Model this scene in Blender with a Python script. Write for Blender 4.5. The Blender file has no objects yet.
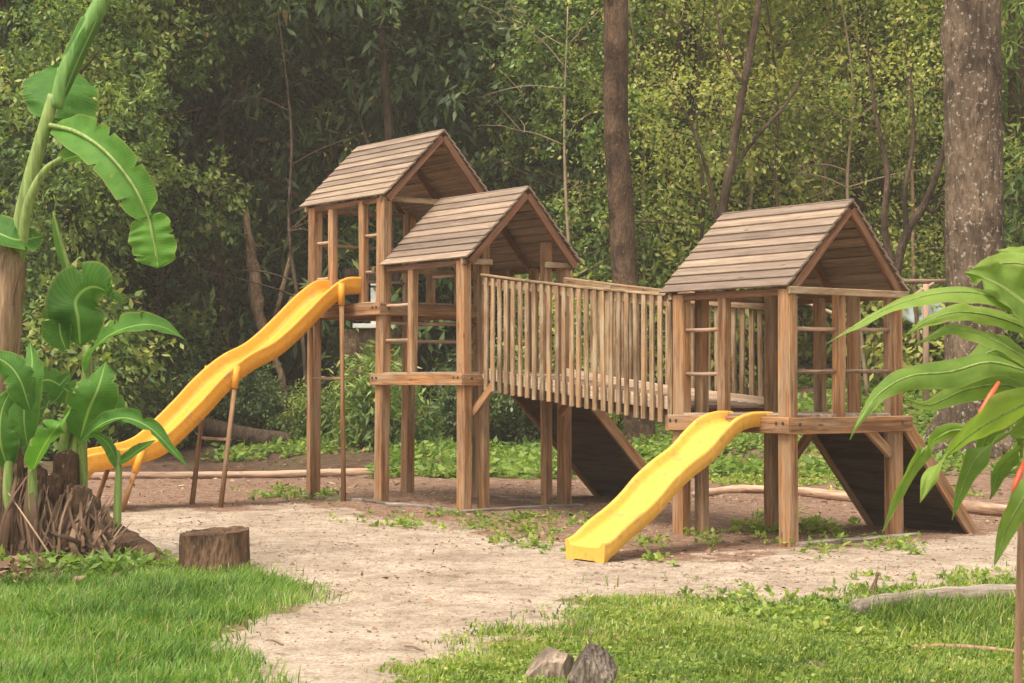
import bpy, math, random
import numpy as np
from mathutils import Vector, Matrix, noise as mnoise
random.seed(7); RNG = np.random.default_rng(11)
S = bpy.context.scene; COL = S.collection
ADDED_HAZE = .0014  # density of the scatter volume added to lift the blacks
F = 1750.0; H = 1.5; PITCH = math.atan(38.5 / F)

# ------------------------------------------------------------------ camera
cd = bpy.data.cameras.new('camera'); cam = bpy.data.objects.new('camera', cd); COL.objects.link(cam)
cam.location = (0, 0, H); cam.rotation_euler = (math.pi / 2 + PITCH, 0, 0)
cd.sensor_width = 36; cd.lens = F / 1024 * 36; cd.clip_end = 2000; cd.clip_start = 0.05
cd.dof.use_dof = True; cd.dof.focus_distance = 17.0; cd.dof.aperture_fstop = 11
S.camera = cam

# ------------------------------------------------------------------ world, sun
SUN_EL, SUN_AZ = math.radians(62), math.radians(-140)       # behind the camera, to its left (azimuth from +Y, clockwise)
w = bpy.data.worlds.new('World'); S.world = w; w.use_nodes = True
nt = w.node_tree; bg = nt.nodes['Background']
sky = nt.nodes.new('ShaderNodeTexSky'); sky.sky_type = 'NISHITA'; sky.sun_disc = False
sky.sun_elevation = SUN_EL; sky.sun_rotation = SUN_AZ; sky.dust_density = 3.0; sky.air_density = 1.0
hs = nt.nodes.new('ShaderNodeHueSaturation'); hs.inputs['Saturation'].default_value = 0.25
mx = nt.nodes.new('ShaderNodeMix'); mx.data_type = 'RGBA'; mx.blend_type = 'MULTIPLY'; mx.inputs[0].default_value = 1
mx.inputs[7].default_value = (1.0, 0.92, 0.82, 1)
nt.links.new(sky.outputs[0], hs.inputs['Color']); nt.links.new(hs.outputs[0], mx.inputs[6]); nt.links.new(mx.outputs[2], bg.inputs['Color'])
bg.inputs['Strength'].default_value = 0.15
ld = bpy.data.lights.new('sun', 'SUN'); lo = bpy.data.objects.new('sun', ld); COL.objects.link(lo)
ld.energy = 2.0; ld.angle = math.radians(26); ld.color = (1.0, 0.89, 0.76)
sd = Vector((math.sin(SUN_AZ) * math.cos(SUN_EL), math.cos(SUN_AZ) * math.cos(SUN_EL), math.sin(SUN_EL)))
lo.rotation_euler = sd.to_track_quat('Z', 'Y').to_euler(); lo.location = sd * 60
S.view_settings.view_transform = 'Standard'; S.view_settings.look = 'None'; S.view_settings.gamma = 1
S.view_settings.exposure = 1.12
S.render.engine = 'CYCLES'
S.cycles.max_bounces = 8; S.cycles.diffuse_bounces = 4; S.cycles.transmission_bounces = 4; S.cycles.transparent_max_bounces = 8
S.cycles.caustics_reflective = False; S.cycles.caustics_refractive = False

# ------------------------------------------------------------------ geometry helpers
def ray(px, py):
    x = (px - 512) / F; y = (341.5 - py) / F; c, s = math.cos(PITCH), math.sin(PITCH)
    d = (x, c - y * s, s + y * c); return d[0] / d[1], d[2] / d[1]
def P(px, py, D):
    a, b = ray(px, py); return Vector((a * D, D, H + b * D))
def smooth(t): t = np.clip(t, 0, 1); return t * t * (3 - 2 * t)
_tab = np.random.default_rng(5).random((256, 256))
def vn(x, y, sc, seed=0):
    x = np.asarray(x, float) * sc + seed * 17.3; y = np.asarray(y, float) * sc + seed * 9.7
    xi = np.floor(x).astype(int); yi = np.floor(y).astype(int); fx = x - xi; fy = y - yi
    fx = fx * fx * (3 - 2 * fx); fy = fy * fy * (3 - 2 * fy)
    t = lambda a, b: _tab[a & 255, b & 255]
    return (t(xi, yi) * (1 - fx) + t(xi + 1, yi) * fx) * (1 - fy) + (t(xi, yi + 1) * (1 - fx) + t(xi + 1, yi + 1) * fx) * fy
def fbm(x, y, sc, seed=0): return .55 * vn(x, y, sc, seed) + .28 * vn(x, y, sc * 2.1, seed + 1) + .17 * vn(x, y, sc * 4.3, seed + 2)
def terrain(x, y):
    x = np.asarray(x, float); y = np.asarray(y, float)
    y = np.minimum(y, 120)
    wr = smooth((x + 1.5) / 7.0)
    start = 28.5 - 3.0 * wr
    d = y - start; d = np.where(d > 3, d - 1.5, np.where(d > 0, d * d / 6, 0))
    z = d * (0.055 + 0.085 * wr)
    e = np.maximum(0, y - 64); z = z + np.minimum(e * 0.75, 60)
    z = z + smooth((y - 24) / 8) * (fbm(x, y, .35, 3) - .5) * .5
    near = smooth((y - 2) / 4)
    return z + near * ((fbm(x, y, .5, 8) - .5) * .05 + (vn(x, y, 3.1, 4) - .5) * .02 + (vn(x, y, 7.3, 14) - .5) * .012)
def tz(x, y): return float(terrain(x, y))
def GR(px, py):
    a, b = ray(px, py); D = -H / b if b < 0 else 60
    for _ in range(12):
        z = tz(a * D, D); D = max(3, min(70, (z - H) / b)) if b < 0 else D
    return a * D, D
def project(x, y, z):
    c, s = math.cos(PITCH), math.sin(PITCH)
    f_ = y * c + (z - H) * s; u_ = -y * s + (z - H) * c
    return 512 + F * x / f_, 341.5 - F * u_ / f_
def inpoly(px, py, poly):
    ins = np.zeros(px.shape, bool); n = len(poly)
    for i in range(n):
        x0, y0 = poly[i]; x1, y1 = poly[(i + 1) % n]
        c = ((y0 > py) != (y1 > py)); xx = (x1 - x0) * (py - y0) / ((y1 - y0) or 1e-9) + x0
        ins ^= c & (px < xx)
    return ins

# ------------------------------------------------------------------ object helpers
def tag(o, label=None, cat=None, group=None, kind=None):
    if label: o['label'] = label
    if cat: o['category'] = cat
    if group: o['group'] = group
    if kind: o['kind'] = kind
    return o
def thing(name, label, cat, loc, group=None, rz=0):
    o = bpy.data.objects.new(name, None); COL.objects.link(o); o.location = loc; o.rotation_euler = (0, 0, rz)
    o.empty_display_size = .1
    return tag(o, label, cat, group)
def link(name, me, mat, parent=None, loc=None):
    o = bpy.data.objects.new(name, me); COL.objects.link(o)
    if mat and not me.materials: me.materials.append(mat)
    if parent: o.parent = parent
    if loc is not None: o.location = loc
    return o
def np_mesh(name, V, Q, mat, attrs=None, smooth_=False, origin=(0, 0, 0)):
    """V (n,3), Q (m,4) quads"""
    V = np.asarray(V, np.float32) - np.asarray(origin, np.float32); Q = np.asarray(Q, np.int32)
    me = bpy.data.meshes.new(name); me.vertices.add(len(V)); me.vertices.foreach_set('co', V.ravel())
    k = Q.shape[1]; me.loops.add(Q.size); me.loops.foreach_set('vertex_index', Q.ravel())
    me.polygons.add(len(Q)); me.polygons.foreach_set('loop_start', np.arange(0, Q.size, k, dtype=np.int32))
    me.polygons.foreach_set('loop_total', np.full(len(Q), k, np.int32))
    if smooth_: me.polygons.foreach_set('use_smooth', np.ones(len(Q), bool))
    for nme, arr in (attrs or {}).items():
        arr = np.asarray(arr, np.float32)
        a = me.attributes.new(nme, 'FLOAT_VECTOR' if arr.ndim == 2 else 'FLOAT', 'POINT')
        a.data.foreach_set('vector' if arr.ndim == 2 else 'value', arr.ravel())
    if mat: me.materials.append(mat)
    me.update(calc_edges=True); return me

class MB:
    """collects prisms, tubes and grids into ONE mesh with wood coordinates and a tone per piece"""
    def __init__(s): s.v = []; s.f = []; s.wc = []; s.tone = []
    def add(s, vs, fs, wc, tone):
        b = len(s.v); s.v += [tuple(p) for p in vs]; s.f += [tuple(b + i for i in f) for f in fs]
        s.wc += [tuple(c) for c in wc]; s.tone += list(tone) if hasattr(tone, '__len__') else [tone] * len(vs)
    def prism(s, p0, p1, wd, ht, up=(0, 0, 1), ch=.006, segs=1, warp=0., taper=1., tone=None):
        p0, p1 = Vector(p0), Vector(p1); ax = p1 - p0; L = ax.length; ax.normalize(); up = Vector(up)
        if abs(ax.dot(up.normalized())) > .98: up = Vector((0, 1, 0))
        sx = ax.cross(up).normalized(); sy = sx.cross(ax).normalized()
        a, b = wd / 2, ht / 2; c = min(ch, a * .45, b * .45)
        sec = [(-a + c, -b), (a - c, -b), (a, -b + c), (a, b - c), (a - c, b), (-a + c, b), (-a, b - c), (-a, -b + c)]
        if tone is None: tone = random.random()
        off = Vector((random.uniform(0, 40), random.uniform(0, 40), random.uniform(0, 40)))
        vs, wc = [], []; n = segs + 1; ph = random.uniform(0, 6)
        for i in range(n):
            t = i / segs; q = p0 + ax * (L * t); k = 1 + (taper - 1) * t
            q = q + sx * (warp * math.sin(ph + t * 4)) + sy * (warp * math.cos(ph * 2 + t * 3))
            for (x, y) in sec:
                vs.append(q + sx * x * k + sy * y * k); wc.append((off.x + L * t, off.y + x, off.z + y))
        fs = []
        for i in range(segs):
            for j in range(8):
                k = (j + 1) % 8; fs.append((i * 8 + j, i * 8 + k, (i + 1) * 8 + k, (i + 1) * 8 + j))
        fs.append(tuple(range(7, -1, -1))); fs.append(tuple((n - 1) * 8 + j for j in range(8)))
        s.add(vs, fs, wc, tone); return s
    def tube(s, pts, n=10, noise=0., tone=None, cap=True, lump=3.):
        """pts: list of (Vector, radius)"""
        if tone is None: tone = random.random()
        P_ = [Vector(p) for p, r in pts]; R_ = [r for p, r in pts]; m = len(P_); vs = []; wc = []; off = random.uniform(0, 50)
        prev = None; acc = 0
        for i in range(m):
            t = (P_[min(i + 1, m - 1)] - P_[max(i - 1, 0)]).normalized()
            if prev is None:
                ref = Vector((0, 1, 0)) if abs(t.y) < .9 else Vector((1, 0, 0)); a = t.cross(ref).normalized()
            else: a = (prev - t * prev.dot(t)).normalized()
            prev = a; b = t.cross(a)
            if i: acc += (P_[i] - P_[i - 1]).length
            for j in range(n):
                th = 2 * math.pi * j / n; d = a * math.cos(th) + b * math.sin(th); rr = R_[i]
                if noise: rr *= 1 + noise * mnoise.noise((P_[i] + d * R_[i]) * lump + Vector((off, 0, 0)))
                vs.append(P_[i] + d * rr); wc.append((off + acc, d.dot(Vector((1, 0, 0))) * R_[i] + off, d.dot(Vector((0, 1, 0))) * R_[i] + d.z * R_[i]))
        fs = [(i * n + j, i * n + (j + 1) % n, (i + 1) * n + (j + 1) % n, (i + 1) * n + j) for i in range(m - 1) for j in range(n)]
        if cap: fs.append(tuple(range(n - 1, -1, -1))); fs.append(tuple((m - 1) * n + j for j in range(n)))
        s.add(vs, fs, wc, tone); return s
    def build(s, name, mat, parent=None, origin=(0, 0, 0), smooth_=False, loc=None):
        me = bpy.data.meshes.new(name); o_ = Vector(origin)
        me.from_pydata([Vector(p) - o_ for p in s.v], [], s.f)
        a = me.attributes.new('wc', 'FLOAT_VECTOR', 'POINT'); a.data.foreach_set('vector', np.array(s.wc, np.float32).ravel())
        a = me.attributes.new('tone', 'FLOAT', 'POINT'); a.data.foreach_set('value', np.array(s.tone, np.float32))
        if smooth_: me.polygons.foreach_set('use_smooth', np.ones(len(me.polygons), bool))
        me.update(); return link(name, me, mat, parent, loc)
def catmull(pts, k=6):
    """pts: list of tuples (any length); returns a smooth denser list"""
    A = [np.array(p, float) for p in pts]; A = [2 * A[0] - A[1]] + A + [2 * A[-1] - A[-2]]; out = []
    for i in range(1, len(A) - 2):
        for j in range(k):
            t = j / k; p0, p1, p2, p3 = A[i - 1:i + 3]
            out.append(.5 * ((2 * p1) + (-p0 + p2) * t + (2 * p0 - 5 * p1 + 4 * p2 - p3) * t * t + (-p0 + 3 * p1 - 3 * p2 + p3) * t ** 3))
    out.append(A[-2]); return out

# ------------------------------------------------------------------ materials
def newmat(name):
    m = bpy.data.materials.new(name); m.use_nodes = True; n = m.node_tree
    return m, n, n.nodes['Principled BSDF'], n.nodes['Material Output']
def N(n, t, **k):
    x = n.nodes.new(t)
    for a, b in k.items():
        if a in x.inputs.keys(): x.inputs[a].default_value = b
        else: setattr(x, a, b)
    return x
def ramp(n, stops, interp='LINEAR'):
    r = n.nodes.new('ShaderNodeValToRGB'); r.color_ramp.interpolation = interp; e = r.color_ramp.elements
    while len(e) < len(stops): e.new(.5)
    for i, (p, c) in enumerate(stops): e[i].position = p; e[i].color = (*c, 1) if len(c) == 3 else c
    return r
def mixc(n, fac, a, b, mode='MIX'):
    m = n.nodes.new('ShaderNodeMix'); m.data_type = 'RGBA'; m.blend_type = mode
    for i, v in ((0, fac), (6, a), (7, b)):
        if hasattr(v, 'links') or hasattr(v, 'is_linked'): n.links.new(v, m.inputs[i])
        elif i == 0: m.inputs[0].default_value = v
        else: m.inputs[i].default_value = (*v, 1)
    return m.outputs[2]
def bump(n, h, strength, dist, bs):
    b = N(n, 'ShaderNodeBump', Strength=strength, Distance=dist); n.links.new(h, b.inputs['Height']); n.links.new(b.outputs[0], bs.inputs['Normal'])
def attr(n, nme): a = n.nodes.new('ShaderNodeAttribute'); a.attribute_name = nme; return a
def scaled(n, vec, sc):
    m = N(n, 'ShaderNodeMapping'); m.inputs['Scale'].default_value = sc; n.links.new(vec, m.inputs['Vector']); return m.outputs[0]

def wood_mat(name, dark, mid, light, weather, rough=.8, mott=.5, gx=1.2, mx=3.5, stn=.85):
    m, n, bs, out = newmat(name); wc = attr(n, 'wc').outputs['Vector']; tn = attr(n, 'tone').outputs['Fac']
    g1 = N(n, 'ShaderNodeTexNoise', Scale=1.0, Detail=6.0, Roughness=.6); n.links.new(scaled(n, wc, (gx, 38, 38)), g1.inputs['Vector'])
    g2 = N(n, 'ShaderNodeTexNoise', Scale=1.0, Detail=3.0); n.links.new(scaled(n, wc, (5, 160, 160)), g2.inputs['Vector'])
    g3 = N(n, 'ShaderNodeTexNoise', Scale=1.0, Detail=4.0, Roughness=.65); n.links.new(scaled(n, wc, (mx, 9, 9)), g3.inputs['Vector'])
    r = ramp(n, [(.28, dark), (.5, mid), (.72, light)]); n.links.new(g1.outputs['Fac'], r.inputs[0])
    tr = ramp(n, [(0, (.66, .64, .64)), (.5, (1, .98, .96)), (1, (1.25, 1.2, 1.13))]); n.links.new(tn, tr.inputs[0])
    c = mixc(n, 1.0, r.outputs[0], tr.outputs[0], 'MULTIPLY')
    mr = ramp(n, [(.42, (0, 0, 0)), (.66, (mott,) * 3)]); n.links.new(g3.outputs['Fac'], mr.inputs[0])
    c = mixc(n, mr.outputs[0], c, weather)
    fr = ramp(n, [(.3, (.45, .40, .38)), (.47, (1, 1, 1))]); n.links.new(g2.outputs['Fac'], fr.inputs[0])
    c = mixc(n, .8, c, fr.outputs[0], 'MULTIPLY')
    g4 = N(n, 'ShaderNodeTexNoise', Scale=1.0, Detail=5.0, Roughness=.6); n.links.new(scaled(n, wc, (.9, 7, 7)), g4.inputs['Vector'])
    st = ramp(n, [(.36, (.42, .38, .36)), (.50, (1, 1, 1)), (.7, (1.12, 1.1, 1.08))]); n.links.new(g4.outputs['Fac'], st.inputs[0]); c = mixc(n, stn, c, st.outputs[0], 'MULTIPLY')
    g5 = N(n, 'ShaderNodeTexNoise', Scale=1.0, Detail=2.0); n.links.new(scaled(n, wc, (1.1, 70, 70)), g5.inputs['Vector'])
    ck = ramp(n, [(.0, (1, 1, 1)), (.34, (1, 1, 1)), (.355, (.3, .26, .24)), (.37, (1, 1, 1))]); n.links.new(g5.outputs['Fac'], ck.inputs[0]); c = mixc(n, .9, c, ck.outputs[0], 'MULTIPLY')
    kv = N(n, 'ShaderNodeTexVoronoi', Scale=1.0); n.links.new(scaled(n, wc, (2.3, 8, 8)), kv.inputs['Vector'])
    kr = ramp(n, [(.05, (.35, .28, .25)), (.10, (1, 1, 1))]); n.links.new(kv.outputs['Distance'], kr.inputs[0]); c = mixc(n, .8, c, kr.outputs[0], 'MULTIPLY')
    # grain, stains, cracks and knots together make the base colour
    n.links.new(c, bs.inputs['Base Color']); bs.inputs['Roughness'].default_value = rough
    bs.inputs['Specular IOR Level'].default_value = .25
    ad = N(n, 'ShaderNodeMath', operation='ADD'); n.links.new(g1.outputs['Fac'], ad.inputs[0]); n.links.new(g2.outputs['Fac'], ad.inputs[1])
    bump(n, ad.outputs[0], .5, .006, bs); return m
M = {}
M['post'] = wood_mat('post_wood', (.12, .06, .028), (.31, .165, .076), (.48, .285, .145), (.36, .27, .18), mott=.8, mx=1.3)
M['roof'] = wood_mat('roof_board_wood', (.18, .135, .10), (.29, .225, .172), (.385, .308, .243), (.25, .20, .16), mott=.4, stn=.35)
M['rafter'] = wood_mat('rafter_wood', (.10, .05, .03), (.19, .095, .055), (.28, .15, .085), (.2, .13, .09))
M['rail'] = wood_mat('railing_wood', (.15, .085, .045), (.31, .20, .112), (.44, .315, .185), (.44, .37, .25), mott=.75)
M['deck'] = wood_mat('deck_wood', (.28, .21, .15), (.43, .33, .25), (.56, .45, .35), (.42, .36, .30))
M['kick'] = wood_mat('kick_board_wood', (.38, .29, .21), (.52, .42, .32), (.64, .54, .43), (.5, .42, .33), mott=.4, stn=.3)
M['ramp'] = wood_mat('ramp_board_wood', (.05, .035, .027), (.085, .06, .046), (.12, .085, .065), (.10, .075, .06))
M['pole'] = wood_mat('round_pole_wood', (.30, .19, .13), (.46, .31, .22), (.6, .44, .32), (.44, .36, .29), gx=3)
M['drift'] = wood_mat('weathered_log_wood', (.07, .055, .045), (.22, .185, .155), (.38, .335, .29), (.28, .25, .22), gx=2.5, mott=.5)

def plastic(name, base, stain):
    m, n, bs, out = newmat(name); tc = N(n, 'ShaderNodeTexCoord')
    a = N(n, 'ShaderNodeTexNoise', Scale=2.5, Detail=5.0, Roughness=.6); n.links.new(tc.outputs['Object'], a.inputs['Vector'])
    b = N(n, 'ShaderNodeTexNoise', Scale=22.0, Detail=4.0, Roughness=.7); n.links.new(tc.outputs['Object'], b.inputs['Vector'])
    r = ramp(n, [(.35, tuple(x * .92 for x in base)), (.65, base)]); n.links.new(a.outputs['Fac'], r.inputs[0])
    s_ = ramp(n, [(.50, (0, 0, 0)), (.66, (.6, .6, .6))]); n.links.new(b.outputs['Fac'], s_.inputs[0])
    c = mixc(n, s_.outputs[0], r.outputs[0], stain)
    d = N(n, 'ShaderNodeTexNoise', Scale=5.0, Detail=7.0, Roughness=.72); n.links.new(tc.outputs['Object'], d.inputs['Vector'])
    dr = ramp(n, [(.54, (0, 0, 0)), (.68, (.7, .7, .7))]); n.links.new(d.outputs['Fac'], dr.inputs[0]); c = mixc(n, dr.outputs[0], c, (.34, .22, .09))
    sc_ = N(n, 'ShaderNodeTexNoise', Scale=1.0, Detail=3.0); n.links.new(scaled(n, tc.outputs['Object'], (60, 5, 5)), sc_.inputs['Vector'])
    sr_ = ramp(n, [(.60, (0, 0, 0)), (.68, (.35, .35, .35))]); n.links.new(sc_.outputs['Fac'], sr_.inputs[0]); c = mixc(n, sr_.outputs[0], c, tuple(min(1, x * 1.1 + .08) for x in base))
    n.links.new(c, bs.inputs['Base Color'])
    bs.inputs['Roughness'].default_value = .55; bs.inputs['Specular IOR Level'].default_value = .35
    bump(n, b.outputs['Fac'], .12, .004, bs); return m
M['slide_a'] = plastic('orange_yellow_plastic', (.78, .36, .035), (.60, .26, .04))
M['slide_b'] = plastic('lemon_yellow_plastic', (.78, .45, .075), (.62, .32, .06))

def bark(name, dark, mid, spot, sc=1., spots=.62):
    m, n, bs, out = newmat(name); tc = N(n, 'ShaderNodeTexCoord'); ob = tc.outputs['Object']
    a = N(n, 'ShaderNodeTexNoise', Scale=1.0, Detail=8.0, Roughness=.7); n.links.new(scaled(n, ob, (7 * sc, 7 * sc, 2.2 * sc)), a.inputs['Vector'])
    b = N(n, 'ShaderNodeTexNoise', Scale=9.0 * sc, Detail=5.0, Roughness=.7); n.links.new(ob, b.inputs['Vector'])
    c_ = N(n, 'ShaderNodeTexNoise', Scale=.9 * sc, Detail=4.0); n.links.new(ob, c_.inputs['Vector'])
    v = N(n, 'ShaderNodeTexVoronoi', Scale=1.0); n.links.new(scaled(n, ob, (18 * sc, 18 * sc, 5 * sc)), v.inputs['Vector'])
    r = ramp(n, [(.32, dark), (.62, mid)]); n.links.new(a.outputs['Fac'], r.inputs[0])
    sr = ramp(n, [(spots, (0, 0, 0)), (spots + .05, (.85, .85, .85))]); n.links.new(b.outputs['Fac'], sr.inputs[0])
    br = ramp(n, [(.38, (.42, .40, .38)), (.6, (1.15, 1.12, 1.05))]); n.links.new(c_.outputs['Fac'], br.inputs[0])
    c = mixc(n, 1., r.outputs[0], br.outputs[0], 'MULTIPLY'); c = mixc(n, sr.outputs[0], c, spot)
    n.links.new(c, bs.inputs['Base Color']); bs.inputs['Roughness'].default_value = .92; bs.inputs['Specular IOR Level'].default_value = .15
    ad = N(n, 'ShaderNodeMath', operation='ADD'); n.links.new(a.outputs['Fac'], ad.inputs[0]); n.links.new(v.outputs['Distance'], ad.inputs[1])
    bump(n, ad.outputs[0], .8, .03, bs); return m
M['bark_big'] = bark('mottled_bark', (.05, .037, .027), (.18, .135, .098), (.44, .39, .31), 1.3, .575)
M['bark_mid'] = bark('rough_brown_bark', (.05, .032, .022), (.14, .092, .06), (.30, .25, .17), 2.2, .62)
M['bark_dark'] = bark('dark_bark', (.045, .032, .024), (.10, .07, .052), (.16, .14, .10), 1.5, .7)
M['bark_pale'] = bark('pale_bark', (.14, .085, .055), (.36, .25, .17), (.5, .42, .32), 2., .6)
M['bark_grey'] = bark('grey_brown_bark', (.06, .042, .03), (.13, .095, .07), (.25, .21, .16), 2., .65)
M['rot'] = bark('rotten_brown_wood', (.06, .04, .028), (.20, .125, .08), (.34, .24, .17), 2.2, .62)
M['stone'] = bark('brown_stone', (.24, .185, .15), (.42, .34, .28), (.55, .47, .40), 2.5, .66)
M['stone_dark'] = bark('dark_stone', (.12, .10, .09), (.27, .225, .195), (.42, .37, .33), 3.0, .64)

def leaf_mat(name, stops, trans=.35, rough=.5, spec=.35, noise_s=0):
    m, n, bs, out = newmat(name); tn = attr(n, 'tone').outputs['Fac']
    r = ramp(n, stops); n.links.new(tn, r.inputs[0])
    n.links.new(r.outputs[0], bs.inputs['Base Color']); bs.inputs['Roughness'].default_value = rough; bs.inputs['Specular IOR Level'].default_value = spec
    tr = N(n, 'ShaderNodeBsdfTranslucent'); c2 = mixc(n, 1., r.outputs[0], (1.35, 1.45, .7), 'MULTIPLY'); n.links.new(c2, tr.inputs['Color'])
    ms = N(n, 'ShaderNodeMixShader'); ms.inputs[0].default_value = trans
    n.links.new(bs.outputs[0], ms.inputs[1]); n.links.new(tr.outputs[0], ms.inputs[2]); n.links.new(ms.outputs[0], out.inputs['Surface']); return m
M['leaf_dark'] = leaf_mat('dark_forest_leaf', [(0, (.022, .042, .020)), (.4, (.055, .100, .042)), (.7, (.12, .19, .07)), (.95, (.30, .36, .12)), (1, (.34, .22, .11))])
M['leaf_mid'] = leaf_mat('forest_leaf', [(0, (.035, .07, .022)), (.4, (.11, .19, .05)), (.75, (.27, .37, .09)), (.96, (.44, .46, .15)), (1, (.42, .25, .12))])
M['leaf_light'] = leaf_mat('light_forest_leaf', [(0, (.07, .12, .03)), (.35, (.28, .36, .10)), (.7, (.56, .57, .18)), (.92, (.52, .48, .22)), (1, (.55, .34, .2))], .45)
M['cover'] = leaf_mat('ground_cover_leaf', [(0, (.10, .18, .04)), (.5, (.22, .33, .075)), (.85, (.34, .43, .10)), (1, (.45, .45, .16))], .4)
M['grass_l'] = leaf_mat('long_grass_blade', [(0, (.055, .125, .022)), (.5, (.17, .32, .055)), (.85, (.31, .45, .10)), (.95, (.33, .38, .16)), (1, (.45, .38, .2))], .4)
M['grass_r'] = leaf_mat('short_grass_blade', [(0, (.08, .15, .028)), (.5, (.25, .35, .065)), (.85, (.43, .49, .12)), (.95, (.55, .53, .2)), (1, (.5, .40, .22))], .4)
M['litter'] = leaf_mat('dry_leaf_litter', [(0, (.10, .06, .04)), (.4, (.22, .13, .085)), (.75, (.36, .23, .15)), (1, (.55, .42, .30))], .1, .8, .15)
M['dry'] = leaf_mat('dry_banana_leaf', [(0, (.07, .045, .032)), (.4, (.17, .105, .07)), (.75, (.30, .20, .13)), (1, (.48, .35, .24))], .12, .8, .15)

def blade_mat(name, lo_, hi_, mid_, spotc=(.35, .25, .1), vf=300., va=.10):
    """big leaf: 'wc' = (distance along, signed distance across 0..1, width), paler midrib, side veins"""
    m, n, bs, out = newmat(name); a = attr(n, 'wc'); sp = N(n, 'ShaderNodeSeparateXYZ'); n.links.new(a.outputs['Vector'], sp.inputs[0])
    tn = attr(n, 'tone').outputs['Fac']
    ab = N(n, 'ShaderNodeMath', operation='ABSOLUTE'); n.links.new(sp.outputs[1], ab.inputs[0])
    k = N(n, 'ShaderNodeMath', operation='MULTIPLY_ADD'); n.links.new(ab.outputs[0], k.inputs[0]); k.inputs[1].default_value = -.05; n.links.new(sp.outputs[0], k.inputs[2])
    sn = N(n, 'ShaderNodeMath', operation='MULTIPLY'); n.links.new(k.outputs[0], sn.inputs[0]); sn.inputs[1].default_value = vf
    si = N(n, 'ShaderNodeMath', operation='SINE'); n.links.new(sn.outputs[0], si.inputs[0])
    no = N(n, 'ShaderNodeTexNoise', Scale=7.0, Detail=5.0, Roughness=.65); tc = N(n, 'ShaderNodeTexCoord'); n.links.new(tc.outputs['Object'], no.inputs['Vector'])
    f = N(n, 'ShaderNodeMath', operation='MULTIPLY_ADD'); n.links.new(si.outputs[0], f.inputs[0]); f.inputs[1].default_value = va; n.links.new(no.outputs['Fac'], f.inputs[2])
    f2 = N(n, 'ShaderNodeMath', operation='ADD'); n.links.new(f.outputs[0], f2.inputs[0]); n.links.new(tn, f2.inputs[1])
    r = ramp(n, [(.0, lo_), (1., hi_)]); n.links.new(f2.outputs[0], r.inputs[0])
    sub = N(n, 'ShaderNodeMath', operation='SUBTRACT'); n.links.new(f2.outputs[0], sub.inputs[0]); sub.inputs[1].default_value = .25; n.links.new(sub.outputs[0], r.inputs[0])
    mr = ramp(n, [(.03, (.9, .9, .9)), (.07, (0, 0, 0))]); n.links.new(ab.outputs[0], mr.inputs[0])
    c = mixc(n, mr.outputs[0], r.outputs[0], mid_)
    er = ramp(n, [(.90, (0, 0, 0)), (1, (.4, .4, .4))]); n.links.new(ab.outputs[0], er.inputs[0]); c = mixc(n, er.outputs[0], c, (.42, .36, .12))
    n2 = N(n, 'ShaderNodeTexNoise', Scale=26.0, Detail=3.0); n.links.new(tc.outputs['Object'], n2.inputs['Vector'])
    s2 = ramp(n, [(.68, (0, 0, 0)), (.74, (.7, .7, .7))]); n.links.new(n2.outputs['Fac'], s2.inputs[0]); c = mixc(n, s2.outputs[0], c, spotc)
    n.links.new(c, bs.inputs['Base Color']); bs.inputs['Roughness'].default_value = .6; bs.inputs['Specular IOR Level'].default_value = .22
    bump(n, si.outputs[0], .12, .003, bs)
    tr = N(n, 'ShaderNodeBsdfTranslucent'); n.links.new(mixc(n, 1., c, (1.3, 1.5, .6), 'MULTIPLY'), tr.inputs['Color'])
    ms = N(n, 'ShaderNodeMixShader'); ms.inputs[0].default_value = .38
    n.links.new(bs.outputs[0], ms.inputs[1]); n.links.new(tr.outputs[0], ms.inputs[2]); n.links.new(ms.outputs[0], out.inputs['Surface']); return m
M['banana'] = blade_mat('banana_leaf', (.035, .125, .022), (.15, .34, .055), (.32, .48, .15))
M['heli'] = blade_mat('heliconia_leaf', (.08, .17, .03), (.30, .42, .085), (.42, .50, .18), vf=700., va=.06)

def stem_mat(name, a_, b_, c_):
    m, n, bs, out = newmat(name); tc = N(n, 'ShaderNodeTexCoord')
    x = N(n, 'ShaderNodeTexNoise', Scale=1.0, Detail=6.0, Roughness=.7); n.links.new(scaled(n, tc.outputs['Object'], (26, 26, 1.8)), x.inputs['Vector'])
    r = ramp(n, [(.3, a_), (.5, b_), (.72, c_)]); n.links.new(x.outputs['Fac'], r.inputs[0]); n.links.new(r.outputs[0], bs.inputs['Base Color'])
    bs.inputs['Roughness'].default_value = .6; bump(n, x.outputs['Fac'], .5, .012, bs); return m
M['stem'] = stem_mat('banana_green_stem', (.10, .12, .035), (.20, .30, .07), (.34, .42, .13))
M['rolled'] = stem_mat('rolled_banana_leaf', (.05, .14, .025), (.12, .27, .05), (.22, .38, .09))
M['fibre'] = stem_mat('dry_fibrous_trunk', (.05, .03, .016), (.21, .13, .065), (.42, .29, .16))
M['cane'] = stem_mat('brown_cane', (.15, .085, .05), (.32, .19, .11), (.42, .28, .17))
def flat(name, c, rough=.6):
    m, n, bs, out = newmat(name); tc = N(n, 'ShaderNodeTexCoord'); x = N(n, 'ShaderNodeTexNoise', Scale=9.0, Detail=5.0); n.links.new(tc.outputs['Object'], x.inputs['Vector'])
    r = ramp(n, [(.3, tuple(v * .75 for v in c)), (.7, c)]); n.links.new(x.outputs['Fac'], r.inputs[0]); n.links.new(r.outputs[0], bs.inputs['Base Color']); bs.inputs['Roughness'].default_value = rough; return m
M['red'] = flat('red_bract', (.75, .11, .04), .45); M['white'] = flat('white_paint', (.78, .76, .72)); M['metal'] = flat('dark_bolt', (.05, .04, .035), .5)
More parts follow.
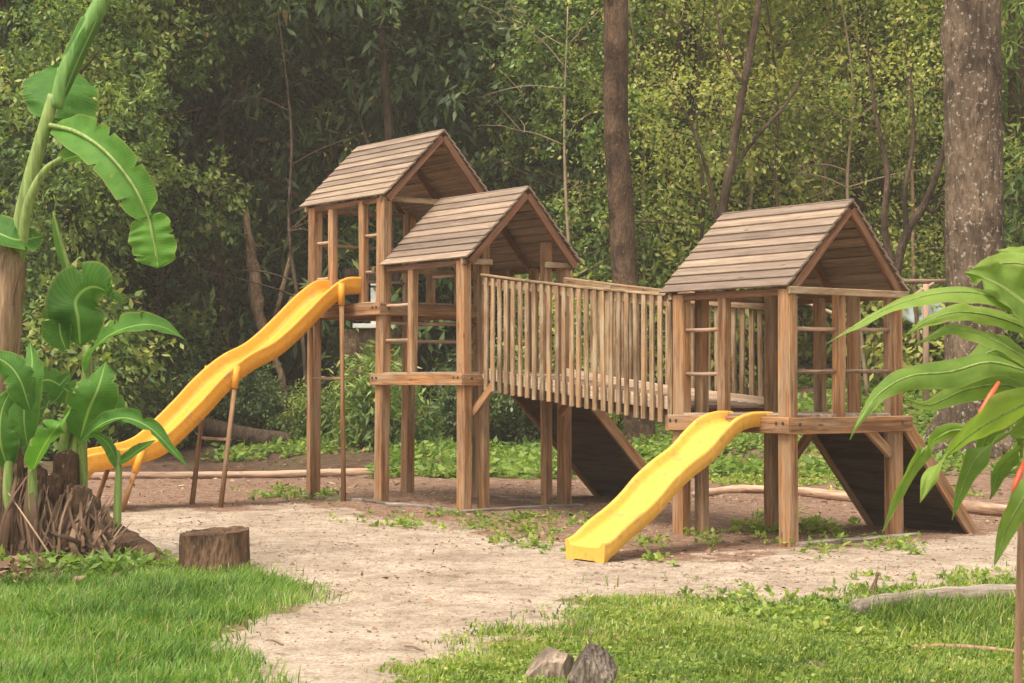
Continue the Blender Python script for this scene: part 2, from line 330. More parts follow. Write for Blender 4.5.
M['tarp'] = flat('pale_blue_sheet', (.55, .66, .72)); M['tan'] = flat('dead_branch', (.34, .25, .17), .9)

def ground_mat():
    m, n, bs, out = newmat('earth_sand'); tc = N(n, 'ShaderNodeTexCoord'); ob = tc.outputs['Object']
    sand = attr(n, 'sand').outputs['Fac']; green = attr(n, 'green').outputs['Fac']; humus = attr(n, 'humus').outputs['Fac']
    a = N(n, 'ShaderNodeTexNoise', Scale=1.3, Detail=8.0, Roughness=.65); n.links.new(ob, a.inputs['Vector'])
    b = N(n, 'ShaderNodeTexNoise', Scale=38.0, Detail=6.0, Roughness=.75); n.links.new(ob, b.inputs['Vector'])
    c_ = N(n, 'ShaderNodeTexNoise', Scale=6.0, Detail=8.0, Roughness=.7); n.links.new(ob, c_.inputs['Vector'])
    v = N(n, 'ShaderNodeTexVoronoi', Scale=55.0); n.links.new(ob, v.inputs['Vector'])
    s_ = ramp(n, [(.3, (.28, .225, .17)), (.5, (.41, .34, .265)), (.7, (.51, .435, .35))]); n.links.new(a.outputs['Fac'], s_.inputs[0])
    g = ramp(n, [(.33, (.48, .44, .41)), (.5, (1, 1, 1)), (.68, (1.35, 1.35, 1.35))]); n.links.new(b.outputs['Fac'], g.inputs[0])
    sc = mixc(n, .9, s_.outputs[0], g.outputs[0], 'MULTIPLY')
    d = ramp(n, [(.3, (.13, .08, .055)), (.5, (.24, .155, .11)), (.72, (.36, .25, .18))]); n.links.new(c_.outputs['Fac'], d.inputs[0])
    dc = mixc(n, .8, d.outputs[0], g.outputs[0], 'MULTIPLY')
    hc = ramp(n, [(.35, (.045, .028, .020)), (.68, (.15, .095, .065))]); n.links.new(c_.outputs['Fac'], hc.inputs[0]); dc = mixc(n, humus, dc, hc.outputs[0])
    mid = ramp(n, [(.36, (.62, .56, .52)), (.5, (1, 1, 1)), (.66, (1.15, 1.13, 1.1))]); n.links.new(c_.outputs['Fac'], mid.inputs[0]); sc = mixc(n, .8, sc, mid.outputs[0], 'MULTIPLY')
    ms = N(n, 'ShaderNodeMath', operation='MULTIPLY_ADD'); n.links.new(c_.outputs['Fac'], ms.inputs[0]); ms.inputs[1].default_value = .9; n.links.new(sand, ms.inputs[2])
    mr = ramp(n, [(.75, (0, 0, 0)), (1.15, (1, 1, 1))]); mr.color_ramp.elements[1].position = 1.0; n.links.new(ms.outputs[0], mr.inputs[0])
    c = mixc(n, mr.outputs[0], dc, sc)
    gr = ramp(n, [(.3, (.08, .10, .03)), (.7, (.18, .20, .065))]); n.links.new(b.outputs['Fac'], gr.inputs[0])
    c = mixc(n, green, c, gr.outputs[0]); n.links.new(c, bs.inputs['Base Color'])
    bs.inputs['Roughness'].default_value = .95; bs.inputs['Specular IOR Level'].default_value = .1
    ad = N(n, 'ShaderNodeMath', operation='MULTIPLY_ADD'); n.links.new(v.outputs['Distance'], ad.inputs[0]); ad.inputs[1].default_value = .5; n.links.new(b.outputs['Fac'], ad.inputs[2])
    ad2 = N(n, 'ShaderNodeMath', operation='ADD'); n.links.new(ad.outputs[0], ad2.inputs[0]); n.links.new(c_.outputs['Fac'], ad2.inputs[1])
    bump(n, ad2.outputs[0], .7, .02, bs); return m
M['ground'] = ground_mat()
# ------------------------------------------------------------------ ground, path
LAWN_L = [(-400, 590), (-40, 572), (30, 566), (60, 562), (110, 566), (150, 574), (250, 574), (290, 586), (322, 600), (290, 606), (262, 612), (240, 622), (205, 634), (192, 646), (205, 655), (228, 668), (250, 690), (300, 900), (-400, 900)]
LAWN_R = [(380, 700), (410, 683), (440, 668), (450, 652), (500, 640), (560, 637), (590, 638), (600, 628), (585, 612), (596, 604), (640, 606), (700, 612), (760, 617), (850, 610), (880, 602), (950, 590), (1024, 584), (1400, 575), (1400, 1000), (350, 1000)]
DIRT_R = [(585, 632), (620, 625), (665, 630), (690, 636), (660, 641), (590, 642)]
PATH = [(-300, 505), (100, 508), (150, 512), (330, 506), (380, 518), (470, 531), (560, 545), (640, 562), (760, 556), (800, 551), (860, 549), (900, 541), (985, 536), (1024, 528), (1500, 500), (1500, 640), (1024, 600), (900, 604), (760, 625), (600, 634), (520, 650), (430, 672), (380, 700), (300, 900), (250, 760), (230, 683), (190, 640), (260, 610), (250, 575), (150, 570), (60, 560), (-300, 580)]
xs = np.concatenate([np.linspace(-160, -12, 24)[:-1], np.linspace(-12, -6.5, 30)[:-1], np.linspace(-6.5, 6.5, 170), np.linspace(6.5, 12, 30)[1:], np.linspace(12, 160, 24)[1:]])
ys = np.concatenate([np.linspace(-60, 6, 14)[:-1], np.linspace(6, 24, 230)[:-1], np.linspace(24, 34, 70)[:-1], np.linspace(34, 70, 70)[:-1], np.linspace(70, 420, 22)])
GX, GY = np.meshgrid(xs, ys); gx, gy = GX.ravel(), GY.ravel(); gz = terrain(gx, gy)
def soft(poly, x, y, z, rad=.22):
    acc = np.zeros(x.shape); k = 0
    nx = (fbm(x, y, 1.6, 21) - .5) * .9; ny = (fbm(x, y, 1.6, 31) - .5) * 1.8
    ok = y > 5
    for dx, dy in ((0, 0), (1, 0), (-1, 0), (0, 2), (0, -2), (.6, 1.2), (-.6, -1.2)):
        yy = np.where(ok, y + dy * rad + ny, 50); px, py = project(x + dx * rad + nx, yy, 0)
        acc += inpoly(px, py, poly) & ok; k += 1
    return acc / k
sand = soft(PATH, gx, gy, gz); lawn = np.maximum(soft(LAWN_L, gx, gy, gz, .08), soft(LAWN_R, gx, gy, gz, .08)) * (1 - soft(DIRT_R, gx, gy, gz, .1))
near_ = (gy < 12) & ((np.abs(gx) > 3.5) | (gy < 9)); lawn = np.where(near_ & (gy < 8.6), 1, lawn)
sand = sand * (1 - lawn) * (1 - .55 * np.clip((fbm(gx, gy, .9, 77) - .60) * 4, 0, 1))
hill = smooth((gy - 26) / 6) * np.clip((fbm(gx, gy, .45, 12) - .42) * 5, 0, 1) * (.35 + .65 * smooth((gx + 3) / 6))
humus = smooth((gy - 26.5) / 2.5) * (1 - .6 * smooth((gx - 1) / 5))
green = np.clip(np.maximum(lawn * .55, hill * .75) + smooth((gy - 60) / 10), 0, 1)
nx_, ny_ = len(xs), len(ys); idx = np.arange(nx_ * ny_).reshape(ny_, nx_)
Q = np.stack([idx[:-1, :-1].ravel(), idx[:-1, 1:].ravel(), idx[1:, 1:].ravel(), idx[1:, :-1].ravel()], 1)
sm = sand[Q].mean(1) > .5
V0 = np.stack([gx, gy, gz], 1)
def sub(Qs, name):
    u, inv = np.unique(Qs.ravel(), return_inverse=True)
    me = np_mesh(name, V0[u], inv.reshape(-1, 4), M['ground'], {'sand': sand[u], 'green': green[u], 'humus': humus[u]}, True)
    return link(name, me, None)
tag(sub(Q[~sm], 'ground'), 'brown earth and forest floor with leaf litter rising into the woods', None, None, 'structure')
tag(sub(Q[sm], 'sandy_path'), 'pale sandy gravel path crossing in front of the playground', None, None, 'structure')

# ------------------------------------------------------------------ grass and scattered stuff
def blades(name, pts, hmin, hmax, wd, mat, label, cat, lean=.5, tone_bias=None):
    """pts (n,2) roots; every blade is a bent strip of 2 quads"""
    n = len(pts); x, y = pts[:, 0], pts[:, 1]; z = terrain(x, y) - .004
    h = RNG.uniform(hmin, hmax, n) * (.6 + .8 * fbm(x, y, 1.7, 40)); az = RNG.uniform(0, 2 * np.pi, n)
    clump = (vn(x, y, 5, 50) - .5) * 5; az = np.where(RNG.random(n) < .6, clump, az)
    ln = RNG.uniform(.15, 1, n) * lean; dx, dy = np.cos(az), np.sin(az); fa = RNG.uniform(0, np.pi, n); sx, sy = np.cos(fa), np.sin(fa)
    w_ = wd * RNG.uniform(.6, 1.3, n); V = np.zeros((n, 6, 3))
    for k, (t, ww) in enumerate(((0, 1.), (.55, .85), (1., .12))):
        off = ln * h * t ** 1.7; zz = z + h * t * (1 - .35 * ln * t)
        for s_, j in ((-1, 0), (1, 1)):
            V[:, 2 * k + j, 0] = x + dx * off + s_ * sx * w_ * ww; V[:, 2 * k + j, 1] = y + dy * off + s_ * sy * w_ * ww; V[:, 2 * k + j, 2] = zz
    b = (np.arange(n) * 6)[:, None]; Q1 = b + np.array([[0, 1, 3, 2]]); Q2 = b + np.array([[2, 3, 5, 4]])
    tn = np.clip(RNG.normal(.40, .26, n) + (fbm(x, y, .9, 60) - .5) * .9 + (fbm(x, y, 3.5, 61) - .5) * .5, 0, 1)
    tn = np.where(RNG.random(n) < .03, 1., tn)
    tt = np.repeat(tn, 6).reshape(n, 6) + np.array([[-.12, -.12, 0, 0, .08, .08]])
    me = np_mesh(name, V.reshape(-1, 3), np.concatenate([Q1, Q2]), mat, {'tone': np.clip(tt, 0, 1).ravel()})
    return tag(link(name, me, None), label, cat, None, 'stuff')
def scatter(poly, dens, x0, x1, y0, y1, holes=(), edge=.35, thr=None):
    n = int(dens * (x1 - x0) * (y1 - y0)); x = RNG.uniform(x0, x1, n); y = RNG.uniform(y0, y1, n)
    jx, jy = RNG.normal(0, .09, n), RNG.normal(0, .30, n)
    px, py = project(x + jx + (fbm(x, y, 2.2, 70) - .5) * edge, y + jy + (fbm(x, y, 2.2, 71) - .5) * edge * 4, terrain(x, y)); k = inpoly(px, py, poly)
    for hp in holes: k &= ~inpoly(px, py, hp)
    if thr is not None: k &= fbm(x, y, 2.6, 80) > thr + RNG.uniform(-.08, .08, n)
    return np.stack([x[k], y[k]], 1)
blades('grass', scatter(LAWN_L, 4200, -5, -.9, 8.0, 14.4, (), .35, .16), 0.04, .14, .0042, M['grass_l'], 'long green grass on the lawn at the left edge of the path', 'grass', .9)
blades('grass', scatter(LAWN_R, 5600, -1.3, 4.6, 8.0, 13.2, (DIRT_R,), .5, .28), .018, .062, .0052, M['grass_r'], 'short yellowish green grass on the lawn right of the path', 'grass', .8)
LOGG = [(870, 612), (1024, 600), (1024, 650), (950, 640), (880, 630)]
blades('grass', scatter(LOGG, 1600, 1.5, 4.6, 9.5, 12.5), .08, .17, .0045, M['grass_r'], 'taller grass tufts in front of the grey fallen log', 'grass', .7)
def leafcloud(C, D, L, wdt, tones, updir=.5, fold=.15, nrm=None):
    """C (n,3) leaf bases, D (n,3) unit leaf directions -> rhombus leaves"""
    n = len(C); r = RNG.normal(size=(n, 3)); r[:, 2] += updir * 2
    if nrm is not None: r = r + nrm * 1.5
    side = np.cross(D, r); side /= np.linalg.norm(side, axis=1, keepdims=True) + 1e-9; nn = np.cross(side, D)
    L = L[:, None]; wdt = wdt[:, None]
    V = np.stack([C, C + D * L * .45 + side * wdt - nn * fold * L * .5, C + D * L - nn * L * fold, C + D * L * .45 - side * wdt - nn * fold * L * .5], 1)
    Qs = np.arange(n * 4).reshape(n, 4); return V.reshape(-1, 3), Qs, np.repeat(tones, 4)
def low_plants(name, pts, L0, L1, hgt, mat, label, cat, flatten=.3, nl=9, asp=.28):
    n = len(pts); x = np.repeat(pts[:, 0], nl) + RNG.normal(0, .03, n * nl); y = np.repeat(pts[:, 1], nl) + RNG.normal(0, .03, n * nl)
    z = terrain(x, y) + RNG.uniform(0, 1, n * nl) * np.repeat(RNG.uniform(.3, 1, n), nl) * hgt
    D = RNG.normal(size=(n * nl, 3)); D[:, 2] = np.abs(D[:, 2]) * flatten; D /= np.linalg.norm(D, axis=1, keepdims=True)
    L = RNG.uniform(L0, L1, n * nl); tn = np.clip(np.repeat(RNG.normal(.45, .16, n), nl) + RNG.normal(0, .14, n * nl) + (fbm(x, y, .4, 90) - .5) * .5, 0, 1)
    V, Qs, T = leafcloud(np.stack([x, y, z], 1), D, L, L * asp, tn, .8)
    return tag(link(name, np_mesh(name, V, Qs, mat, {'tone': T}), None), label, cat, None, 'stuff')
WEED = [[(330, 517), (420, 516), (520, 520), (640, 523), (620, 530), (520, 533), (470, 527), (380, 524)], [(460, 536), (560, 540), (566, 552), (520, 546)], [(618, 552), (640, 540), (690, 536), (722, 548), (700, 556), (640, 558)],
        [(735, 522), (790, 512), (830, 524), (850, 538), (800, 542), (740, 540)], [(790, 548), (830, 545), (910, 546), (915, 552), (800, 552)], [(800, 515), (870, 522), (885, 540), (805, 530)],
        [(110, 560), (130, 540), (180, 556), (185, 574), (110, 574)], [(700, 470), (1000, 480), (1010, 500), (880, 492), (720, 488)], [(250, 490), (330, 492), (340, 500), (250, 498)], [(0, 540), (30, 545), (60, 568), (0, 575)]]
wp = np.concatenate([scatter(p, 85, -5.5, 6, 12.5, 27, (), .4, .5) for p in WEED])
low_plants('weeds', wp, .03, .085, .07, M['grass_r'], 'small leafy weeds sprouting from bare earth around the playground posts', 'weeds', .6)
BARE = [(700, 600), (1024, 570), (1024, 640), (850, 640), (720, 618)]
low_plants('weeds', scatter(BARE, 130, 1, 5, 10, 14, (), .2, .46), .03, .07, .05, M['grass_r'], 'scattered leafy weeds on bare earth around the grey fallen log', 'weeds', .6)
for P_ in (LAWN_L, LAWN_R):
    q = scatter([(x_, y_ - (14 if y_ < 660 else 0)) for x_, y_ in P_], 110, -5, 4.6, 8.0, 15, (), .9, .42)
    blades('grass', q, .03, .09, .0045, M['grass_r'], 'sparse single grass blades straying from the ' + ('left' if P_ is LAWN_L else 'right') + ' lawn onto the bare earth', 'grass', 1.)
# clover-like leaves mixed in the right lawn
low_plants('clover', scatter(LAWN_R, 230, -1.3, 4.6, 8.0, 12.6, (DIRT_R,)), .014, .034, .045, M['grass_r'], 'broad leaved clover growing through the right hand lawn', 'clover', .35, 9, .42)
# hillside cover
n = 60000; x = RNG.uniform(-16, 22, n); y = RNG.uniform(26.5, 60, n); k = (fbm(x, y, .5, 12) + .20 * smooth((x + 8) / 4) + RNG.uniform(-.1, .1, n) > .56) & (np.abs(x) < y * .34)
k &= ~((x < -2.2) & (y < 31.5)); low_plants('ground_cover', np.stack([x[k], y[k]], 1), .07, .19, .22, M['cover'], 'bright green leafy ground cover on the slope behind the playground', 'ground cover', .5, 8)
# litter
def litter(name, pts, L0, L1, label):
    n = len(pts); D = RNG.normal(size=(n, 3)); D[:, 2] *= .25; D /= np.linalg.norm(D, axis=1, keepdims=True); L = RNG.uniform(L0, L1, n)
    C = np.stack([pts[:, 0], pts[:, 1], terrain(pts[:, 0], pts[:, 1]) + .008], 1)
    V, Qs, T = leafcloud(C, D, L, L * .3, np.clip(RNG.normal(.5, .28, n), 0, 1), 2.5, .25)
    return tag(link(name, np_mesh(name, V, Qs, M['litter'], {'tone': T}), None), label, 'fallen leaves', None, 'stuff')
n = 26000; x = RNG.uniform(-12, 16, n); y = RNG.uniform(21, 50, n); k = (fbm(x, y, .8, 15) + RNG.uniform(-.15, .15, n) > .42) & (np.abs(x) < y * .33) & ((y > 24) | (x > 0))
litter('fallen_leaves', np.stack([x[k], y[k]], 1), .05, .14, 'dry brown leaf litter on the forest floor behind the playground')
n = 9000; x = RNG.uniform(-5.5, 6, n); y = RNG.uniform(10, 25, n); k = (fbm(x, y, .9, 16) + RNG.uniform(-.2, .2, n) + .12 * (y > 17) > .50)
litter('fallen_leaves', np.stack([x[k], y[k]], 1), .02, .07, 'few dry leaves strewn over the sandy yard')
# gravel
n = 22000; x = RNG.uniform(-5.5, 6, n); y = RNG.uniform(9, 24, n); z = terrain(x, y); s_ = RNG.uniform(.003, .011, n) * np.where(RNG.random(n) < .03, 2.6, 1)
base = np.array([[1, 0, 0], [0, 1, 0], [-1, 0, 0], [0, -1, 0], [0, 0, .8], [.5, .5, .45]]); V = np.repeat(base[None, :5], n, 0) * RNG.uniform(.6, 1.3, (n, 5, 1)) * s_[:, None, None]
an = RNG.uniform(0, 6, n); ca, sa = np.cos(an)[:, None], np.sin(an)[:, None]; X_ = V[:, :, 0] * ca - V[:, :, 1] * sa; Y_ = V[:, :, 0] * sa + V[:, :, 1] * ca
V = np.stack([X_ + x[:, None], Y_ + y[:, None], V[:, :, 2] + z[:, None]], 2); b = (np.arange(n) * 5)[:, None]
T3 = np.concatenate([b + np.array([[i, (i + 1) % 4, 4]]) for i in range(4)])
tag(link('gravel', np_mesh('gravel', V.reshape(-1, 3), T3, M['litter'], {'tone': np.repeat(RNG.uniform(.15, 1, n), 5)}), None), 'small loose gravel scattered over the sandy path', 'gravel', None, 'stuff')

# ------------------------------------------------------------------ the play structure (local x = -u towards the right gable, y = v away from the camera)
O2 = Vector((2.493, 15.81)); Uv = Vector((-.5953, .8035)); Vv = Vector((.8035, .5953))
PS = thing('play_structure', 'brown wooden playground with three roofed towers, a bridge and two yellow slides', 'playground', (O2.x, O2.y, 0), None, math.atan2(-.8035, .5953))
def w2(u, v): p = O2 + Uv * u + Vv * v; return p.x, p.y
def gz_(u, v): return tz(*w2(u, v))
def L3(u, v, z): return Vector((-u, v, z))
def build(mb, name, mat, parent=PS, sm_=False): return mb.build(name, mat, parent, smooth_=sm_)
def post(u, v, z1, z0=None, su=.15, sv=.12, lean=(0, 0), tone=None, name='post'):
    if z0 is None: z0 = gz_(u, v) - .15
    mb = MB(); mb.prism(L3(u, v, z0), L3(u + lean[0], v + lean[1], z1), su, sv, up=(0, 1, 0), ch=.012, segs=7, warp=.004, tone=tone); return build(mb, name, M['post'])
def beam(u0, v0, z0, u1, v1, z1, wd, ht, name, mat='post', parent=PS, tone=None, segs=4, ch=.006, warp=.002):
    mb = MB(); mb.prism(L3(u0, v0, z0), L3(u1, v1, z1), wd, ht, ch=ch, segs=segs, warp=warp, tone=tone); return build(mb, name, M[mat], parent)
def bolts(pts, parent):
    for a, b in pts: mb = MB(); mb.tube([(Vector(a), .014), (Vector(b), .014)], 8, tone=.3); build(mb, 'bolt', M['metal'], parent)
def tower(u0, u1, w_, zd, ze, zr, ru0, ru1, bh=.14, mids_f=(), mids_r=(), mids_b=(), rungs=(), stub=False, fullposts=(), back_mid=True, roofcourses=10):
    """u0..u1 post centres along u, v 0..w_; deck top zd; eave height ze; ridge zr; roof spans ru0..ru1"""
    vm = w_ / 2 + .06; e = .09; ea, eb = -e, w_ + e + .03
    # roof: lapped boards on both slopes, one mesh
    mb = MB(); thick = .019
    for side in (-1, 1):
        v_e = ea if side < 0 else eb; run = abs(vm - v_e); rise = zr - ze; sl = math.hypot(run, rise); dv, dz = (vm - v_e) / sl, rise / sl
        nv = -dz if side < 0 else dz; nz = abs(dv); cw = sl / roofcourses
        for i in range(roofcourses):
            a = i * cw - .012; b = (i + 1) * cw + .02; tilt = .010
            wv = cw + .022; mid = (a + b) / 2; pv, pz = v_e + dv * mid + nv * .004, ze + dz * mid + nz * .004
            jit = 0
            # board cross direction slightly tilted so its lower edge stands proud
            ang = math.atan2(dz * wv, dv * wv); up = Vector((0, nv, nz)) + Vector((0, dv, dz)) * (tilt / wv * 2)
            mb.prism(L3(ru0 - random.uniform(0, .004), pv, pz + jit * .15), L3(ru1 + random.uniform(0, .005), pv, pz + random.uniform(-.002, .002)), wv, thick, up=up, ch=.003, segs=3, warp=.0006)
    roof = build(mb, 'roof', M['roof'])
    # rafters (sub-parts of the roof): pairs at both gables and in the middle
    for uu in (ru0 + .035, (ru0 + ru1) / 2, ru1 - .035):
        for side in (-1, 1):
            v_e = ea + .03 if side < 0 else eb - .03; t = Vector((0, vm - v_e, zr - ze)).normalized(); dn = .062
            nv = -t.z if side < 0 else t.z; nzz = abs(t.y); hh = .085 if uu != (ru0 + ru1) / 2 else .07
            mb = MB(); mb.prism(L3(uu, v_e - nv * dn, ze - nzz * dn + .0), L3(uu, vm - nv * .0 + (.012 if side > 0 else -.012), zr - dn * 1.45), .042, hh, up=(0, nv, nzz), segs=4, ch=.004)
            build(mb, 'rafter', M['rafter'], roof)
    for vv in (ea + .035, eb - .035):
        mb = MB(); mb.prism(L3(ru0 + .07, vv + (.03 if vv < 0 else -.03), ze - .045), L3(ru1 - .07, vv + (.03 if vv < 0 else -.03), ze - .045), .045, .07, segs=4); build(mb, 'eave_beam', M['rafter'], roof)
    ties = [(u1 + .085, 'full')] + [(u0 - .085, 'stub' if stub else 'full')]
    for uu, kd in ties:
        spans = [(ea + .01, eb - .01)] if kd == 'full' else [(ea - .0, .33), (w_ - .33, eb)]
        for a, b in spans:
            mb = MB(); mb.prism(L3(uu, a, ze - .035), L3(uu, b, ze - .035), .045, .065, segs=3); build(mb, 'tie_beam', M['rail'], roof)
    # deck boards with edge beams
    mb = MB(); nb = int(round((w_ + .1) / .145)); bw = (w_ + .1) / nb
    for i in range(nb):
        vv = -.05 + (i + .5) * bw; mb.prism(L3(u0 - .02, vv, zd + random.uniform(-.003, .003)), L3(u1 + .02, vv, zd), bw - .012, .035, segs=3, ch=.004)
    deck = build(mb, 'deck', M['deck'])
    zb = zd - bh / 2 - .0
    q = .075
    for (a, b, c, d) in ((u0 - .12, -q - .012, u1 + .075, -q - .012), (u0 - .12, w_ + q + .012, u1 + .12, w_ + q + .012), (u0 - q - .03, -q - .02, u0 - q - .03, w_ + q + .05), (u1 + q + .03, -q - .02, u1 + q + .03, w_ + q + .05)):
        if a == c: o = beam(a, b, zb - .004, c, d, zb - .004, .045, bh, 'edge_beam', 'post', deck, random.uniform(.45, .9))
        else: o = beam(a, b, zb, c, d, zb, .045, bh, 'edge_beam', 'post', deck, random.uniform(.45, .9))
    bolts([((-uu + s1, -q - .012 - .018, zb + .02), (-uu + s1, -q - .012 - .032, zb + .02)) for uu in (u0, u1) for s1 in (-.04, .045)], deck)
    bolts([((-(u0 - q - .03) + .018, vv, zb + .01), (-(u0 - q - .03) + .032, vv, zb + .01)) for vv in (.02, w_ - .02)], deck)
    for (uu, vv) in mids_f + mids_b:                                  # short posts standing on the deck edge, up to the eave
        post(uu, vv, ze - .03, zd - .02, .11, .09)
    for (uu, vv, zt) in mids_r: post(uu, vv, zt, zd - .02, .10, .10)
    return roof, deck, vm
# right tower
W3 = 1.41
R3_, D3_, _ = tower(0, 1.43, W3, 1.166, 2.345, 3.17, -.09, 1.64, .15, mids_f=[(.83, 0)], mids_b=[(.5, W3), (.95, W3)], mids_r=[(0, .66, 2.31)])
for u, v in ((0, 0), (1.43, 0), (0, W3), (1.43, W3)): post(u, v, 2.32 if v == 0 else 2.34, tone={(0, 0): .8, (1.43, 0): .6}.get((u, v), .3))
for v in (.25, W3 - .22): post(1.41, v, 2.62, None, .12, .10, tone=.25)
def rungs(us, v, zs, r=.019):
    for z in zs:
        mb = MB(); mb.tube([(L3(us[0], v, z), r), (L3((us[0] + us[1]) / 2, v, z - .004), r), (L3(us[1], v, z), r)], 8); build(mb, 'rung', M['pole'], PS, True)
def rungs_v(u, vs, zs, r=.019):
    for z in zs:
        mb = MB(); mb.tube([(L3(u, vs[0], z), r), (L3(u, (vs[0] + vs[1]) / 2, z - .004), r), (L3(u, vs[1], z), r)], 8); build(mb, 'rung', M['pole'], PS, True)
rungs((.83, 1.43), 0, (1.56, 1.98)); rungs((.5, .95), W3, (1.6, 1.98))
rungs_v(0, (.0, .66), (1.58, 1.97)); rungs_v(0, (.66, W3), (1.585, 1.975))
# middle tower
u2a, u2b, W2 = 5.11, 6.85, 1.45
R2_, D2_, _ = tower(u2a, u2b, W2, 1.575, 2.885, 3.74, 4.92, 6.74, .135, mids_f=[(6.17, 0)], mids_b=[(5.7, W2), (6.2, W2)], stub=True)
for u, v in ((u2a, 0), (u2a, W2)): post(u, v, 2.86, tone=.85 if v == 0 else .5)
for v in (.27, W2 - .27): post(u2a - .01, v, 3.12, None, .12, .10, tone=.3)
rungs((6.17, u2b), 0, (1.98, 2.40)); rungs((5.7, 6.2), W2, (1.95, 2.35))
# tall tower: shares its right pair of posts with the middle tower
u1a, u1b, W1 = 6.85, 8.50, 1.45
R1_, D1_, _ = tower(u1a, u1b, W1, 2.44, 3.745, 4.60, 6.66, 8.70, .15, mids_f=[(7.28, 0), (8.02, 0)], mids_b=[(7.3, W1), (7.95, W1)])
for u, v in ((u1a, 0), (u1a, W1), (u1b, 0), (u1b, W1)): post(u, v, 3.72, None, .16, .13, lean=(-.04, 0), tone=.7 if v == 0 else .4)
rungs((8.02, u1b), 0, (2.80, 3.26)); rungs((u1a, 7.28), 0, (2.83, 3.28)); rungs((7.3, 7.95), W1, (2.85, 3.25))
rungs_v(u1b, (0, W1), (2.8, 3.25)); rungs((u1a, u1a + .02), .6, ())
rungs_v(u1a, (0.0, W1), (1.98, 2.2), .022)
# bridge between the middle tower and the right tower
bu0, bu1, bz0, bz1 = 5.02, 1.50, 1.555, 1.235
bv0, bv1 = .17, 1.24
mb = MB(); nbd = 24
for i in range(nbd):
    t = (i + .5) / nbd; u = bu0 + (bu1 - bu0) * t; z = bz0 + (bz1 - bz0) * t - .025 * math.sin(math.pi * t)
    mb.prism(L3(u, bv0, z), L3(u, bv1, z + random.uniform(-.003, .003)), .138, .035, ch=.004, segs=2)
br = build(mb, 'bridge_deck', M['deck'])
for v in (bv0 + .06, bv1 - .06):
    mb = MB(); pz = [(bu0 + (bu1 - bu0) * t, bz0 + (bz1 - bz0) * t - .025 * math.sin(math.pi * t) - .085) for t in (0, .25, .5, .75, 1)]
    for (a, za), (b, zb_) in zip(pz[:-1], pz[1:]): mb.prism(L3(a, v, za), L3(b, v, zb_), .05, .12, segs=1, ch=.004, tone=.4)
    build(mb, 'bridge_joist', M['rafter'], br)
for v in (.135, 1.285):
    mb = MB(); pz = [(bu0 - .13 + (bu1 + .1 - bu0) * t, bz0 + (bz1 - bz0) * t - .025 * math.sin(math.pi * t) + .018) for t in (0, .25, .5, .75, 1)]
    for (a, za), (b, zb_) in zip(pz[:-1], pz[1:]): mb.prism(L3(a, v, za), L3(b, v, zb_), .03, .13, segs=1, ch=.004, tone=.95)
    build(mb, 'kick_board', M['kick'], br)
def railing(v, out):
    top0, top1 = 2.69, 2.315; n = 26
    mb = MB(); vv = v - out * .035
    pz = [(bu0 - .13 + (bu1 + .13 - bu0) * t, top0 + (top1 - top0) * t - .02 * math.sin(math.pi * t)) for t in (0, .25, .5, .75, 1)]
    for (a, za), (b, zb_) in zip(pz[:-1], pz[1:]): mb.prism(L3(a, vv, za - .06), L3(b, vv, zb_ - .06), .04, .105, segs=1, ch=.004, tone=.55)
    r_ = build(mb, 'railing', M['rail'])
    mb = MB()
    for (a, za), (b, zb_) in zip(pz[:-1], pz[1:]): mb.prism(L3(a, v - out * .02, za + .003), L3(b, v - out * .02, zb_ + .003), .075, .022, segs=1, ch=.003, tone=.8)
    build(mb, 'handrail', M['rail'], r_)
    for i in range(n):
        t = .045 + .955 * (i + .45) / n; u = bu0 + (bu1 - bu0) * t + random.uniform(-.006, .006); zt = top0 + (top1 - top0) * t - .02 * math.sin(math.pi * t) - .006; zb_ = 1.40 + (1.055 - 1.40) * t + random.uniform(-.007, .007)
        mb = MB(); mb.prism(L3(u + random.uniform(-.01, .01), v, zb_), L3(u, v, zt), random.uniform(.060, .066), .024, up=(0, 1, 0), ch=.004, segs=3, warp=.003); build(mb, 'baluster', M['rail'], r_)
railing(.09, -1); railing(1.33, 1)
